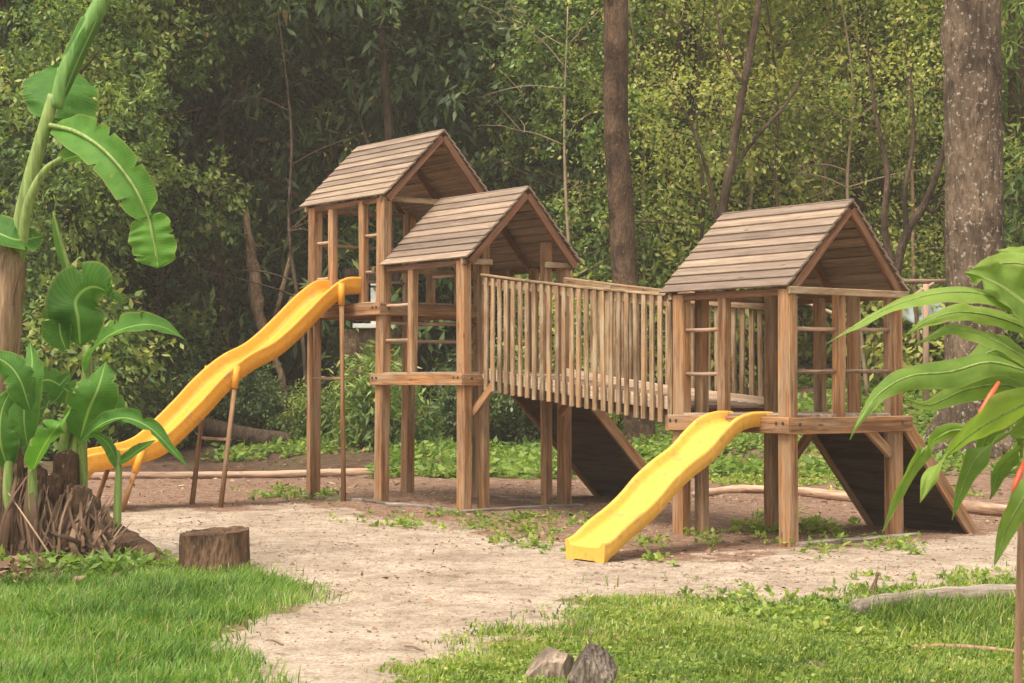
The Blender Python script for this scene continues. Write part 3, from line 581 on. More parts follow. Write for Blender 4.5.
# short near railing boards seen inside the right tower continue the far railing to its back post
# braces and ramps
def brace(a, b, wd=.09, ht=.05, up=(0, 1, 0)): mb = MB(); mb.prism(L3(*a), L3(*b), wd, ht, up=up, segs=2, ch=.004); build(mb, 'brace', M['post'])
brace((5.05, .10, 1.13), (4.68, .10, 1.43)); brace((5.05, 1.35, 1.10), (4.66, 1.35, 1.43))
brace((1.36, .03, .55), (.98, .03, 1.02)) if False else None
brace((1.40, W3, .62), (1.02, W3, 1.03)); brace((0, W3 - .05, .80), (0, W3 - .36, 1.04), up=(1, 0, 0)); brace((.08, .0, .0 + .6), (.42, .0, 1.02)) if False else None
def ramp_(u0, u1, v0, z0, v1, label):
    mb = MB(); n = 9; z1 = gz_((u0 + u1) / 2, v1) + .0; dv, dz = v1 - v0, z1 - z0; L = math.hypot(dv, dz); nv, nz = -dz / L, dv / L
    for i in range(n):
        a, b = i / n, (i + 1) / n - .004
        m_ = (a + b) / 2; p = (v0 + dv * m_, z0 + dz * m_)
        mb.prism(L3(u0, p[0], p[1]), L3(u1, p[0], p[1]), L / n - .003, .03, up=(0, nv, nz), ch=.002, segs=2, tone=random.uniform(.3, .6))
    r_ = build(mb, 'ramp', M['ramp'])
    for uu in (u0 - .024, u1 + .024):
        mb = MB(); mb.prism(L3(uu, v0 - .03, z0 + .03), L3(uu, v1 + .04, z1 - .04), .045, .13, up=(0, nv, nz), ch=.004, segs=3, tone=.7); build(mb, 'side_board', M['post'], r_)
    for k in range(5):
        t = (k + .8) / 5.6; mb = MB(); mb.prism(L3(u0, v0 + dv * t + nv * .03, z0 + dz * t + nz * .03), L3(u1, v0 + dv * t + nv * .03, z0 + dz * t + nz * .03), .04, .035, up=(0, nv, nz)); build(mb, 'cleat', M['post'], r_)
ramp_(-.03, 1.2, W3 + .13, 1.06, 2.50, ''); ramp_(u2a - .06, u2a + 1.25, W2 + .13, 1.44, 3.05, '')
# ground sills
def sill(a, b, name='ground_sill'):
    mb = MB(); n_ = 5
    pts = [(a[0] + (b[0] - a[0]) * t, a[1] + (b[1] - a[1]) * t) for t in np.linspace(0, 1, n_)]
    for p, q in zip(pts[:-1], pts[1:]): mb.prism(L3(p[0], p[1], gz_(*p) + .012), L3(q[0], q[1], gz_(*q) + .012), .085, .05, ch=.012, tone=.7)
    build(mb, name, M['drift'])
sill((u2b + .15, -.13), (u2a - .1, -.13)); sill((u2a - .13, -.13), (u2a - .13, W2 + .15)); sill((-.12, .0), (-.12, W3 + .2)); sill((u2b - .1, W2 + .12), (u2a - .1, W2 + .12)); sill((u1b + .1, -.12), (u2b + .2, -.12))

# slides
def slide(ua, va, path, wd, side_h, mat, bed_d, end_drop, name='slide'):
    """path: (v, z_rim) pairs; u centre shifts linearly from ua(v=0) by va per unit v"""
    pts = catmull(path, 7); mb = MB(); ns = len(pts); secs = []
    for i, (v, z) in enumerate(pts):
        t = i / (ns - 1); bd = bed_d * (1 - .55 * smooth((t - .8) / .2)); ud = side_h + end_drop * smooth((t - .93) / .07)
        a = wd / 2; flare = 1 + .10 * float(smooth((.12 - t) / .12)); a *= flare; r = .026
        sec = [(-a - .0, -ud), (-a - .004, -ud * .5), (-a - .012, -.03), (-a - .014, -.012), (-a - .006, 0), (-a + .012, .004), (-a + .030, -.002), (-a + .038, -.018), (-a + .046, -bd * .55), (-a + .062, -bd * .9), (-a + .10, -bd), (-a * .4, -bd - .004), (0, -bd - .005)]
        sec = sec + [(-x, y) for (x, y) in sec[-2::-1]] + [(a * .85, -ud + .0), (a * .5, -max(ud - .03, bd + .03)), (0, -max(ud - .03, bd + .03)), (-a * .5, -max(ud - .03, bd + .03)), (-a * .85, -ud)]
        j0, j1 = max(0, i - 1), min(ns - 1, i + 1); tv, tzz = pts[j1][0] - pts[j0][0], pts[j1][1] - pts[j0][1]; l = math.hypot(tv, tzz); tv, tzz = tv / l, tzz / l
        nv_, nz_ = tzz, -tv   # normal pointing up for a path running to -v
        if nz_ < 0: nv_, nz_ = -nv_, -nz_
        vert = float(smooth((t - .9) / .1)); nv_ = nv_ * (1 - vert) * .8; nz_ = 1 * vert + nz_ * (1 - vert); 
        secs.append([(ua + va * v + x, v + y * nv_, z + y * nz_) for (x, y) in sec])
    k = len(secs[0]); vs = [L3(*p) for s in secs for p in s]; wc = [(0, 0, 0)] * len(vs)
    fs = [(i * k + j, (i + 1) * k + j, (i + 1) * k + (j + 1) % k, i * k + (j + 1) % k) for i in range(ns - 1) for j in range(k)]
    fs.append(tuple((ns - 1) * k + j for j in range(k)))
    fs.append(tuple(range(k - 1, -1, -1)))
    mb.add(vs, fs, wc, .5); o = build(mb, name, mat, PS, True)
    import bmesh; bm = bmesh.new(); bm.from_mesh(o.data); bmesh.ops.recalc_face_normals(bm, faces=bm.faces)
    for f_ in bm.faces:
        if len(f_.verts) > 4:
            f_.smooth = False
            for e in f_.edges: e.smooth = False
    bm.to_mesh(o.data); bm.free(); return o
def at_u(s_u): return 0
s2 = slide(.52, .185, [(.06, 1.205), (-.12, 1.21), (-.27, 1.20), (-.46, 1.155), (-.67, 1.04), (-.88, .90), (-1.14, .785), (-1.38, .655), (-1.57, .52), (-1.75, .415), (-2.0, .30), (-2.18, .195), (-2.28, .165)], .50, .135, M['slide_b'], .10, .05)
s1 = slide(7.67, 0, [(.02, 2.77), (-.2, 2.765), (-.36, 2.69), (-.57, 2.53), (-.83, 2.29), (-1.06, 2.09), (-1.27, 1.94), (-1.52, 1.825), (-1.74, 1.68), (-1.97, 1.485), (-2.2, 1.255), (-2.6, .90), (-2.8, .79), (-3.0, .745), (-3.3, .70), (-3.5, .675), (-3.6, .65)], .72, .20, M['slide_a'], .17, .08)
def flange(slide_o, pts, r, mat):
    mb = MB(); mb.tube([(L3(*p), r) for p in pts], 10, tone=.5); build(mb, 'rim_flange', mat, slide_o, True)
flange(s1, [(7.30, .045, 2.47), (7.30, .045, 2.60), (7.30, .035, 2.73), (7.30, -.02, 2.768)], .032, M['slide_a'])
def leg(slide_o, p_top, p_bot, mat):
    mb = MB(); mb.tube([(L3(*p_top), .03), (L3(*[(a + b) / 2 for a, b in zip(p_top, p_bot)]), .028), (L3(*p_bot), .034)], 10, noise=.15, tone=.5); build(mb, 'support_leg', M['post'], slide_o, True)
    d = [b - a for a, b in zip(p_top, p_bot)]; l = math.sqrt(sum(x * x for x in d)); q = [a + x / l * .22 for a, x in zip(p_top, d)]; q0 = [a - x / l * .05 for a, x in zip(p_top, d)]
    mb = MB(); mb.tube([(L3(*q0), .042), (L3(*q), .042)], 10, tone=.5); build(mb, 'leg_sleeve', mat, slide_o, True)
for (vt, zt, vb) in ((-.31, 2.64, -.27), (-1.74, 1.62, -1.95), (-2.95, .66, -3.2)):
    for uu, du in ((7.29, 0), (8.04, 0)):
        leg(s1, (uu, vt, zt), (uu + (.0), vb, gz_(uu, vb) - .05), M['slide_a'])
for (v, z) in ((-.28, 1.52), (-1.82, .80)):
    mb = MB(); mb.tube([(L3(7.29, v, z), .018), (L3(8.04, v, z), .018)], 8); build(mb, 'cross_bar', M['pole'], s1, True)
# ------------------------------------------------------------------ stump, rocks, logs, sticks
def at(px, py): x, y = GR(px, py); return Vector((x, y, tz(x, y)))
def lathe_log(name, pts, n, noise, mat, label, cat, lump=3., smooth_=True, group=None):
    mb = MB(); den = catmull([(*p, r) for p, r in pts], 6); mb.tube([(Vector(q[:3]), q[3]) for q in den], n, noise, cap=True, lump=lump)
    o_ = Vector(pts[0][0]); o = mb.build(name, mat, None, o_, smooth_, o_); return tag(o, label, cat, group)
b = at(215.5, 571); t_ = thing('tree_stump', 'short sawn tree stump with a dark stained side at the lawn edge', 'stump', b)
mb = MB(); ring = 36; rows = 9; hh = .315
vs, wc = [], []
for i in range(rows):
    t = i / (rows - 1)
    for j in range(ring):
        th = 2 * math.pi * j / ring; r = .275 * (1.05 - .06 * t) * (1 + .07 * mnoise.noise(Vector((math.cos(th) * 1.5, math.sin(th) * 1.5, t * .6))) + .03 * mnoise.noise(Vector((math.cos(th) * 6, math.sin(th) * 6, t * 2))))
        zt = hh + .02 * math.cos(th - .5) + .014 * mnoise.noise(Vector((math.cos(th) * 4, math.sin(th) * 4, 1)))
        vs.append((r * math.cos(th), r * math.sin(th), -.05 + (zt + .05) * t)); wc.append((t * .4, math.cos(th) * .3, math.sin(th) * .3))
mb.add(vs, [(i * ring + j, i * ring + (j + 1) % ring, (i + 1) * ring + (j + 1) % ring, (i + 1) * ring + j) for i in range(rows - 1) for j in range(ring)], wc, .4)
mb.build('stump_side', M['rot'], t_, smooth_=True)
mb = MB(); vt = [vs[(rows - 1) * ring + j] for j in range(ring)]; inn = [(x * .5, y * .5, hh - .012 + .01 * math.sin(j)) for j, (x, y, z) in enumerate(vt)]
mb.add(vt + inn + [(0, 0, hh - .015)], [(j, (j + 1) % ring, ring + (j + 1) % ring, ring + j) for j in range(ring)] + [(ring + j, ring + (j + 1) % ring, 2 * ring) for j in range(ring)], [(p[2], p[0], p[1]) for p in vt + inn + [(0, 0, 0)]], .4)
mb.build('sawn_top', M['rot'], t_)
def rock(px, py, dims, mat, label, seed, cuts):
    b = at(px, py); me = bpy.data.meshes.new('rock'); import bmesh; bm = bmesh.new(); bmesh.ops.create_icosphere(bm, subdivisions=4, radius=1)
    rs = random.Random(seed)
    pl = [(Vector(c[:3]).normalized(), c[3]) for c in cuts]
    for v in bm.verts:
        p = v.co.copy()
        for nrm, d in pl:
            s = p.dot(nrm)
            if s > d: p -= nrm * (s - d) * .96
        p *= 1 + .05 * mnoise.noise(p * 2.5 + Vector((seed, 0, 0))) + .025 * mnoise.noise(p * 7)
        v.co = Vector((p.x * dims[0], p.y * dims[1], p.z * dims[2]))
    bm.to_mesh(me); bm.free(); o = link('rock', me, mat, None, b + Vector((0, 0, dims[2] * .62))); return tag(o, label, 'rock')
rock(552, 680, (.15, .15, .13), M['stone'], 'pale brown angular rock, left one of the two on the lawn', 3, [(0, -.5, .8, .45), (-.75, -.1, .65, .38), (.95, -.3, 0, .55), (-.2, -1, -.1, .55), (.4, .2, .9, .55)])
rock(591, 687, (.125, .14, .13), M['stone_dark'], 'darker rounded rock, right one of the two on the lawn', 9, [(.5, -.6, .6, .6), (-.8, 0, .5, .6), (0, -1, 0, .7)])
def lg(px, py, dz=0.): p = at(px, py); return p + Vector((0, 0, dz))
lathe_log('fallen_log', [(lg(857, 617, .055), .062), (lg(885, 613, .06), .064), (lg(920, 607, .065), .058), (lg(955, 605, .06), .055), (lg(985, 604, .06), .066), (lg(1030, 604, .07), .062), (lg(1080, 605, .05), .05)], 16, .38, M['drift'], 'grey weathered fallen log lying in the grass at the right', 'log', 5.)
lathe_log('stick', [(lg(914, 651, .02), .016), (lg(950, 652, .03), .017), (lg(985, 654, .03), .014), (lg(1030, 657, .02), .012)], 8, .2, M['cane'], 'thin brown stick lying on the lawn below the grey log', 'stick', 8.)
lathe_log('stick', [(lg(517, 642, .01), .009), (lg(540, 640, .015), .008), (lg(562, 636, .01), .006)], 6, .2, M['tan'], 'thin pale twig lying on the path above the two rocks', 'stick', 8.)
lathe_log('stick', [(lg(868, 602, .0), .02), (lg(873, 596, .05), .018), (lg(878, 589, .11), .010)], 8, .3, M['rot'], 'short broken brown stick beside the end of the grey log', 'stick', 8.)
for (x0, y0, x1, y1, lb) in ((405, 647, 424, 652, 'small pale chip of wood on the path near the lawn'), (283, 646, 268, 641, 'curved thin root lying on the path by the left lawn'), (760, 612, 795, 600, 'small twig lying between the path and the right lawn')):
    lathe_log('twig', [(lg(x0, y0, .01), .007), (lg((x0 + x1) / 2, (y0 + y1) / 2 - 1, .014), .007), (lg(x1, y1, .008), .004)], 6, .3, M['tan'], lb, 'twig', 8.)
# long edging poles lying on the ground
lathe_log('edging_pole', [(lg(60, 480, .05), .055), (lg(150, 479, .05), .06), (lg(255, 478, .05), .058), (lg(360, 476, .05), .062), (lg(455, 474, .05), .06), (lg(520, 474, .05), .058)], 10, .12, M['pole'], 'long pale edging pole on the ground behind the tall tower', 'edging pole', 3.)
lathe_log('edging_pole', [(lg(694, 497, .03), .04), (lg(740, 493, .05), .055), (lg(800, 496, .05), .06), (lg(862, 502, .06), .075), (lg(940, 510, .06), .07), (lg(1010, 517, .06), .07), (lg(1060, 522, .05), .06)], 10, .25, M['pole'], 'thick pinkish edging log on the ground behind the right tower', 'edging pole', 3.)
# dark fallen trunks in the wood
def GD(px, D, dz): x_ = (px - 512) / F * D; return Vector((x_, D, tz(x_, D) + dz))
lathe_log('mossy_log', [(GD(116, 32.5, .62), .11), (GD(150, 32.6, .52), .15), (GD(205, 32.8, .36), .17), (GD(262, 33, .2), .19), (GD(292, 33.1, .12), .18)], 14, .3, M['bark_dark'], 'dark fallen trunk sloping down behind the left slide', 'log', 2.)
lathe_log('mossy_log', [(GD(240, 35, .15), .16), (GD(275, 35.3, .2), .24), (GD(305, 35.6, .15), .2)], 14, .45, M['bark_dark'], 'dark lump of rotting wood on the forest floor left of the tall tower', 'log', 2.)
lathe_log('mossy_log', [(GD(505, 34, .12), .14), (GD(560, 34, .14), .17), (GD(612, 34.2, .13), .15)], 14, .3, M['bark_dark'], 'dark fallen trunk lying behind the bridge posts', 'log', 2.)
lathe_log('mossy_log', [(GD(770, 37, .12), .16), (GD(800, 37, .15), .2), (GD(845, 37.2, .16), .22), (GD(868, 37.4, .1), .14)], 12, .3, M['bark_dark'], 'dark log on the green slope seen through the right tower', 'log', 2.)
b = at(146, 402); rr = thing('rotten_stump', 'tall broken brown stump in the wood beyond the left slide', 'stump', GD(146, 34, 0)); mb = MB(); mb.tube([(GD(146, 34, -.1), .24), (GD(147, 34, .5), .19), (GD(146, 34, 1.1), .17), (GD(147, 34, 1.35), .10)], 14, .35, lump=4); mb.build('stump_body', M['bark_pale'], rr, rr.location, True)

# ------------------------------------------------------------------ big leaves
def big_leaf(name, spine, side, mat, parent, origin, width, fold=.25, wave=.05, rips=(), tone=.3, tipn=1.6, basen=.5, seed=0, curl=0.):
    """spine: list of world points; side: world vector the blade spreads along; width: half width"""
    rs = random.Random(seed); pts = [Vector(p) for p in catmull([tuple(p) for p in spine], 14)]
    if not rips and width > .1: rips = [(rs.uniform(.2, .9), rs.uniform(.011, .017), rs.choice((-1, 1))) for _ in range(rs.randint(2, 6))]
    m = len(pts); L = 0; cum = [0]
    for i in range(1, m): L += (pts[i] - pts[i - 1]).length; cum.append(L)
    nw = 7; vs, wc, rows = [], [], []; side = Vector(side)
    for i in range(m):
        t = cum[i] / L; tan = (pts[min(i + 1, m - 1)] - pts[max(i - 1, 0)]).normalized()
        sd_ = (side - tan * side.dot(tan)).normalized(); nr = sd_.cross(tan)
        prof = (min(1, t / .28) ** basen) * (max(0, 1 - max(0, (t - .45) / .55) ** tipn)) + .0
        if t < .02: prof = .03
        for s_ in range(-nw, nw + 1):
            a = s_ / nw; ww = width * prof * (1 + .09 * mnoise.noise(Vector((t * 7 + seed, math.copysign(3, a), 0))))
            for (rt, rw, sg) in rips:
                if sg * a > 0 and abs(t - rt) < rw: ww *= 1 - .62 * (1 - abs(t - rt) / rw) * min(1, abs(a) * 1.1)
            off = sd_ * (a * ww * math.cos(fold * abs(a))) - nr * (abs(a) ** 1.6 * ww * math.sin(fold) ) + nr * (wave * width * abs(a) * mnoise.noise(Vector((t * 9, a * 1.3, seed * 3.1))) * 2) + nr * curl * width * a
            vs.append(pts[i] + off - nr * (.02 * width if s_ == 0 else 0)); wc.append((t * L, a, ww))
    k = 2 * nw + 1; fs = [(i * k + j, (i + 1) * k + j, (i + 1) * k + j + 1, i * k + j + 1) for i in range(m - 1) for j in range(k - 1)]
    mb = MB(); mb.add(vs, fs, wc, tone); o = mb.build(name, mat, parent, origin, True); return o
def rib(pts, parent, origin, mat, name='midrib', noise=0.05):
    mb = MB(); mb.tube([(Vector(q[:3]), q[3]) for q in catmull([(*p, r) for p, r in pts], 6)], 10, noise); return mb.build(name, mat, parent, origin, True)
X = Vector((1, 0, 0)); Z = Vector((0, 0, 1)); Y = Vector((0, 1, 0))
DB = 14.3
# tall banana plant at the left edge
bp = P(-12, 556, DB); bp.z = tz(bp.x, bp.y); tb = thing('banana_plant', 'tall banana plant with a brown fibrous trunk cut by the left picture edge', 'banana plant', bp)
rib([(P(-10, 575, DB), .23), (P(-6, 480, DB), .20), (P(-3, 400, DB), .18), (P(4, 320, DB), .155), (P(10, 270, DB), .13), (P(9, 248, DB), .09), (P(6, 236, DB), .03)], tb, bp, M['fibre'], 'trunk', .12)
mb = MB()
for i in range(16):
    a = random.uniform(-.14, .14); z0 = random.uniform(260, 480); ht = random.uniform(40, 120); mb.prism(P(6 + a * 140 - 8, z0 + ht, DB - .1), P(10 + a * 110, z0, DB - random.uniform(.06, .16)), .05, .012, segs=4, warp=.015, taper=.3)
mb.build('dry_sheath', M['dry'], tb, bp)
rib([(P(14, 300, DB), .07), (P(18, 240, DB), .07), (P(30, 180, DB), .062), (P(44, 130, DB), .055), (P(54, 95, DB), .05)], tb, bp, M['stem'], 'stem')
rib([(P(20, 262, DB), .045), (P(28, 205, DB - .1), .04), (P(44, 172, DB - .15), .03), (P(62, 158, DB - .2), .02)], tb, bp, M['stem'], 'stem')
# rolled new leaf
rib([(P(56, 108, DB), .055), (P(64, 78, DB), .07), (P(80, 42, DB), .075), (P(97, 10, DB), .07), (P(112, -22, DB), .05), (P(125, -60, DB), .02)], tb, bp, M['rolled'], 'rolled_leaf')
big_leaf('leaf', [P(58, 112, DB - .02), P(74, 70, DB - .05), P(96, 22, DB - .05), (P(116, -20, DB)), P(132, -60, DB)], X * .7 + Y * .6, M['banana'], tb, bp, .14, .9, .02, tone=.25, seed=1)
big_leaf('leaf', [P(52, 128, DB - .1), P(76, 133, DB - .3), P(105, 152, DB - .5), P(133, 186, DB - .6), P(150, 222, DB - .6)], (.8, 0, .55), M['banana'], tb, bp, .175, .35, .10, tone=.34, seed=2, tipn=9, basen=.45, rips=((.95, .04, 1), (.55, .014, -1), (.7, .014, 1), (.36, .013, 1), (.83, .014, -1), (.46, .012, 1)))
big_leaf('leaf', [P(148, 216, DB - .6), P(152, 232, DB - .62), P(156, 250, DB - .62), P(158, 268, DB - .6)], (1, -.2, .1), M['banana'], tb, bp, .19, .2, .12, tone=.42, seed=3, tipn=5, basen=.25, rips=((.45, .02, 1), (.75, .02, -1)))
rib([(P(50, 125, DB - .12), .02), (P(76, 132, DB - .32), .017), (P(105, 151, DB - .52), .014), (P(133, 185, DB - .63), .011), (P(150, 222, DB - .63), .009), (P(157, 262, DB - .64), .004)], tb, bp, M['stem'])
big_leaf('leaf', [P(52, 118, DB + .1), P(60, 96, DB + .2), P(60, 80, DB + .35), P(58, 66, DB + .6)], (1, .2, -.1), M['banana'], tb, bp, .34, .35, .1, tone=.05, seed=4, tipn=5, basen=.3)
big_leaf('leaf', [P(50, 128, DB + .1), P(66, 135, DB + .1), P(82, 150, DB + .2), P(92, 165, DB + .3)], (-.2, .9, .5), M['banana'], tb, bp, .2, .3, .1, tone=.2, seed=5, tipn=2)
big_leaf('leaf', [P(56, 162, DB - .1), P(78, 156, DB), P(104, 152, DB + .2), P(138, 158, DB + .5)], (.1, .7, .7), M['banana'], tb, bp, .14, .5, .1, tone=.4, seed=6)
big_leaf('leaf', [P(-30, 225, DB), P(-5, 232, DB - .1), P(18, 240, DB - .1), P(44, 236, DB + .2)], (0, .7, .7), M['banana'], tb, bp, .17, .3, .1, tone=.05, seed=7)
# young banana plant beside it
DY = 14.6; bq = P(84, 560, DY); bq.z = tz(bq.x, bq.y); ty = thing('banana_plant', 'young banana plant with broad green leaves between the brown trunk and the left slide', 'banana plant', bq)
rib([(P(72, 568, DY), .10), (P(72, 500, DY), .08), (P(75, 440, DY), .062), (P(86, 385, DY), .05), (P(87, 345, DY), .035)], ty, bq, M['stem'], 'stem')
rib([(P(62, 560, DY), .07), (P(62, 480, DY), .055), (P(68, 420, DY - .1), .04), (P(80, 385, DY - .15), .03)], ty, bq, M['stem'], 'stem')
rib([(P(80, 560, DY), .05), (P(83, 490, DY), .04), (P(83, 430, DY - .1), .035), (P(86, 400, DY - .15), .03)], ty, bq, M['stem'], 'stem')
big_leaf('leaf', [P(77, 300, DY), P(70, 270, DY), P(60, 240, DY), P(53, 212, DY)], (.8, .6, 0), M['banana'], ty, bq, .075, 1.1, .04, tone=.35, seed=8, tipn=2.5, basen=.1)
rib([(P(80, 330, DY), .03), (P(76, 295, DY), .022), (P(62, 245, DY), .016), (P(53, 212, DY), .006)], ty, bq, M['stem'])
big_leaf('leaf', [P(80, 345, DY), P(78, 318, DY - .1), P(76, 300, DY - .1), P(88, 288, DY - .1), P(103, 290, DY - .1), P(120, 304, DY - .1)], (1, .5, -.9), M['banana'], ty, bq, .25, .45, .12, tone=.12, seed=9, tipn=2.5, basen=.35)
big_leaf('leaf', [P(66, 350, DY), P(60, 330, DY), P(62, 308, DY), P(72, 290, DY)], (-1, .1, .2), M['banana'], ty, bq, .15, .5, .1, tone=.1, seed=19, tipn=3)
big_leaf('leaf', [P(86, 372, DY), P(94, 350, DY - .15), P(112, 334, DY - .3), P(140, 325, DY - .4), P(165, 328, DY - .4), P(187, 341, DY - .4)], (.15, .75, .6), M['banana'], ty, bq, .17, .3, .1, tone=.2, seed=10, tipn=1.5)
big_leaf('leaf', [P(80, 440, DY - .2), P(88, 412, DY - .35), P(98, 388, DY - .45), P(106, 360, DY - .4)], (.9, -.2, .35), M['banana'], ty, bq, .21, .25, .08, tone=.18, seed=11, tipn=2.2)
big_leaf('leaf', [P(78, 400, DY), P(60, 385, DY), P(45, 380, DY - .1), P(28, 392, DY - .2)], (.1, .5, .9), M['banana'], ty, bq, .15, .3, .1, tone=.15, seed=12)
big_leaf('leaf', [P(82, 395, DY + .1), P(100, 392, DY + .1), P(112, 402, DY + .2), P(124, 425, DY + .2)], (.2, .5, .8), M['banana'], ty, bq, .12, .3, .1, tone=.1, seed=13)
# small plant with the yellow green leaf
bs_ = P(35, 552, DB - .4); bs_.z = tz(bs_.x, bs_.y); ts = thing('banana_sucker', 'low banana sucker with a yellow green leaf in front of the brown clump', 'banana plant', bs_)
rib([(P(35, 560, DB - .4), .05), (P(33, 500, DB - .4), .04), (P(32, 440, DB - .4), .03), (P(36, 400, DB - .4), .02)], ts, bs_, M['stem'], 'stem')
rib([(P(10, 560, DB - .4), .05), (P(8, 480, DB - .4), .04), (P(12, 430, DB - .4), .02)], ts, bs_, M['stem'], 'stem')
big_leaf('leaf', [P(33, 470, DB - .45), P(42, 450, DB - .55), P(56, 428, DB - .6), P(72, 407, DB - .6)], (.6, -.1, .75), M['banana'], ts, bs_, .135, .3, .08, tone=.5, seed=14, tipn=2.2)
big_leaf('leaf', [P(28, 450, DB - .4), P(24, 420, DB - .5), P(26, 390, DB - .5), P(32, 365, DB - .4), P(30, 340, DB - .2)], (1, .2, .1), M['banana'], ts, bs_, .13, .4, .1, tone=.25, seed=15)
big_leaf('leaf', [P(30, 410, DB - .5), P(20, 380, DB - .6), P(5, 362, DB - .6), P(-20, 352, DB - .6)], (.5, .1, .9), M['banana'], ts, bs_, .13, .3, .1, tone=.1, seed=16)
big_leaf('leaf', [P(8, 470, DB - .4), P(0, 440, DB - .5), P(2, 410, DB - .5), P(14, 385, DB - .5)], (1, .1, 0), M['banana'], ts, bs_, .15, .3, .1, tone=.12, seed=17)
big_leaf('leaf', [P(40, 420, DB + .3), P(50, 400, DB + .3), P(60, 385, DB + .3), P(72, 372, DB + .3)], (.4, .1, .9), M['banana'], ts, bs_, .12, .3, .1, tone=.0, seed=27)
# sprout leaning over the slide end
bt = P(118, 520, DB); bt.z = tz(bt.x, bt.y); tt_ = thing('banana_sprout', 'thin banana sprout with torn leaves drooping over the foot of the left slide', 'banana plant', bt)
rib([(P(117, 528, DB), .035), (P(118, 490, DB), .032), (P(119, 462, DB), .026), (P(117, 450, DB), .018)], tt_, bt, M['stem'], 'stem')
big_leaf('leaf', [P(78, 447, DB), P(100, 425, DB - .1), P(125, 418, DB - .2), P(150, 428, DB - .25), P(172, 450, DB - .25), P(192, 471, DB - .25)], (.1, .6, .8), M['banana'], tt_, bt, .085, .5, .15, tone=.05, seed=18, rips=((.42, .05, -1), (.55, .04, 1), (.63, .03, -1)))
big_leaf('leaf', [P(118, 462, DB), P(128, 458, DB - .05), P(142, 448, DB - .1), P(156, 440, DB - .1)], (.3, .4, .85), M['banana'], tt_, bt, .07, .3, .1, tone=.2, seed=21)
big_leaf('leaf', [P(119, 470, DB), P(112, 450, DB - .05), P(102, 438, DB - .1), P(88, 432, DB - .1)], (.3, .4, .85), M['banana'], tt_, bt, .06, .3, .1, tone=.3, seed=22)
# rotten base of the clump
bc = P(55, 562, DB); bc.z = tz(bc.x, bc.y); tc_ = thing('rotten_banana_clump', 'rotten brown heap of banana stumps and dry leaves at the foot of the banana plants', 'rotten clump', bc)
rs = random.Random(4)
for (px, top, rr_, dd) in ((10, 450, .15, 0), (40, 470, .13, .1), (64, 455, .12, .25), (90, 500, .11, 0), (100, 515, .09, -.1), (75, 490, .12, -.15), (28, 490, .12, -.25), (52, 478, .09, -.2)):
    mb = MB(); zb_ = P(px, 566, DB + dd); mb.tube([(zb_, rr_ * 1.3), (P(px + rs.uniform(-3, 3), (566 + top) / 2, DB + dd), rr_ * 1.05), (P(px + rs.uniform(-6, 6), top, DB + dd), rr_ * .85), (P(px + rs.uniform(-6, 6), top - 5, DB + dd), rr_ * .3)], 16, .4, lump=7); mb.build('stub', M['rot'], tc_, bc, True)
mb = MB()
for i in range(800):
    px = rs.uniform(-20, 108); base_y = rs.uniform(540, 578) if px > 20 else rs.uniform(545, 590); dd = DB - rs.uniform(.05, .55); top = min(base_y - 12, rs.uniform(480, 566) + max(0, px - 60) * .5 - (22 if px < 25 else 0)); lean = rs.gauss(0, 18)
    a = P(px + lean, top, dd + .15); b2 = P(px - lean * .2, base_y, dd); mid = (a + b2) / 2 + Vector((rs.uniform(-.04, .04), -rs.uniform(0, .12), rs.uniform(-.03, .05))); q = [Vector(p) for p in catmull([tuple(b2), tuple(mid), tuple(a)], 4)]
    wd_ = rs.choice((.006, .010, .014, .02, .03)) * rs.uniform(.7, 1.3); n_ = len(q); vs = []; fs = []; sdv = Vector((1, rs.uniform(-.6, .6), rs.uniform(-.3, .3))).normalized()
    for k, p in enumerate(q):
        ww = wd_ * (1 - (k / n_) ** 2 * .8); cu = .35 * ww; vs += [p - sdv * ww, p + Vector((0, -cu, 0)), p + sdv * ww]
    for k in range(n_ - 1): fs += [(3 * k, 3 * k + 1, 3 * k + 4, 3 * k + 3), (3 * k + 1, 3 * k + 2, 3 * k + 5, 3 * k + 4)]
    mb.add(vs, fs, [(0, 0, 0)] * len(vs), min(1, max(0, rs.gauss(.34, .3))))
o = mb.build('dry_leaves', M['dry'], tc_, bc, True); o['kind'] = 'stuff'
n = 2200; x = RNG.normal(-3.75, .42, n); y = RNG.normal(13.55, .45, n); k = np.abs(x + 3.75) < 1.0
D_ = RNG.normal(size=(k.sum(), 3)); D_[:, 2] *= .35; D_ /= np.linalg.norm(D_, axis=1, keepdims=True); L_ = RNG.uniform(.04, .16, k.sum())
V_, Q_, T_ = leafcloud(np.stack([x[k], y[k], terrain(x[k], y[k]) + RNG.uniform(0, .12, k.sum()) * np.exp(-((x[k] + 3.8) / .6) ** 2)], 1), D_, L_, L_ * .22, np.clip(RNG.normal(.5, .25, k.sum()), 0, 1), 1.5, .3)
tag(link('dry_leaf_heap', np_mesh('dry_leaf_heap', V_, Q_, M['dry'], {'tone': T_}), None), 'dry brown leaf scraps heaped on the ground under the banana plants', 'dry leaves', None, 'stuff')
lathe_log('rotten_log', [(lg(96, 545, .15), .15), (lg(118, 556, .12), .14), (lg(136, 562, .10), .11), (lg(150, 566, .07), .085), (lg(157, 567, .05), .04)], 14, .35, M['rot'], 'short rotten brown log sticking out from the foot of the banana clump', 'log', 5.)
low_plants('weeds', np.stack([RNG.uniform(-3.95, -2.9, 150), RNG.uniform(13.3, 14.0, 150)], 1), .05, .13, .16, M['cover'], 'bushy green weeds at the foot of the rotten banana clump', 'weeds', .6, 9, .22)

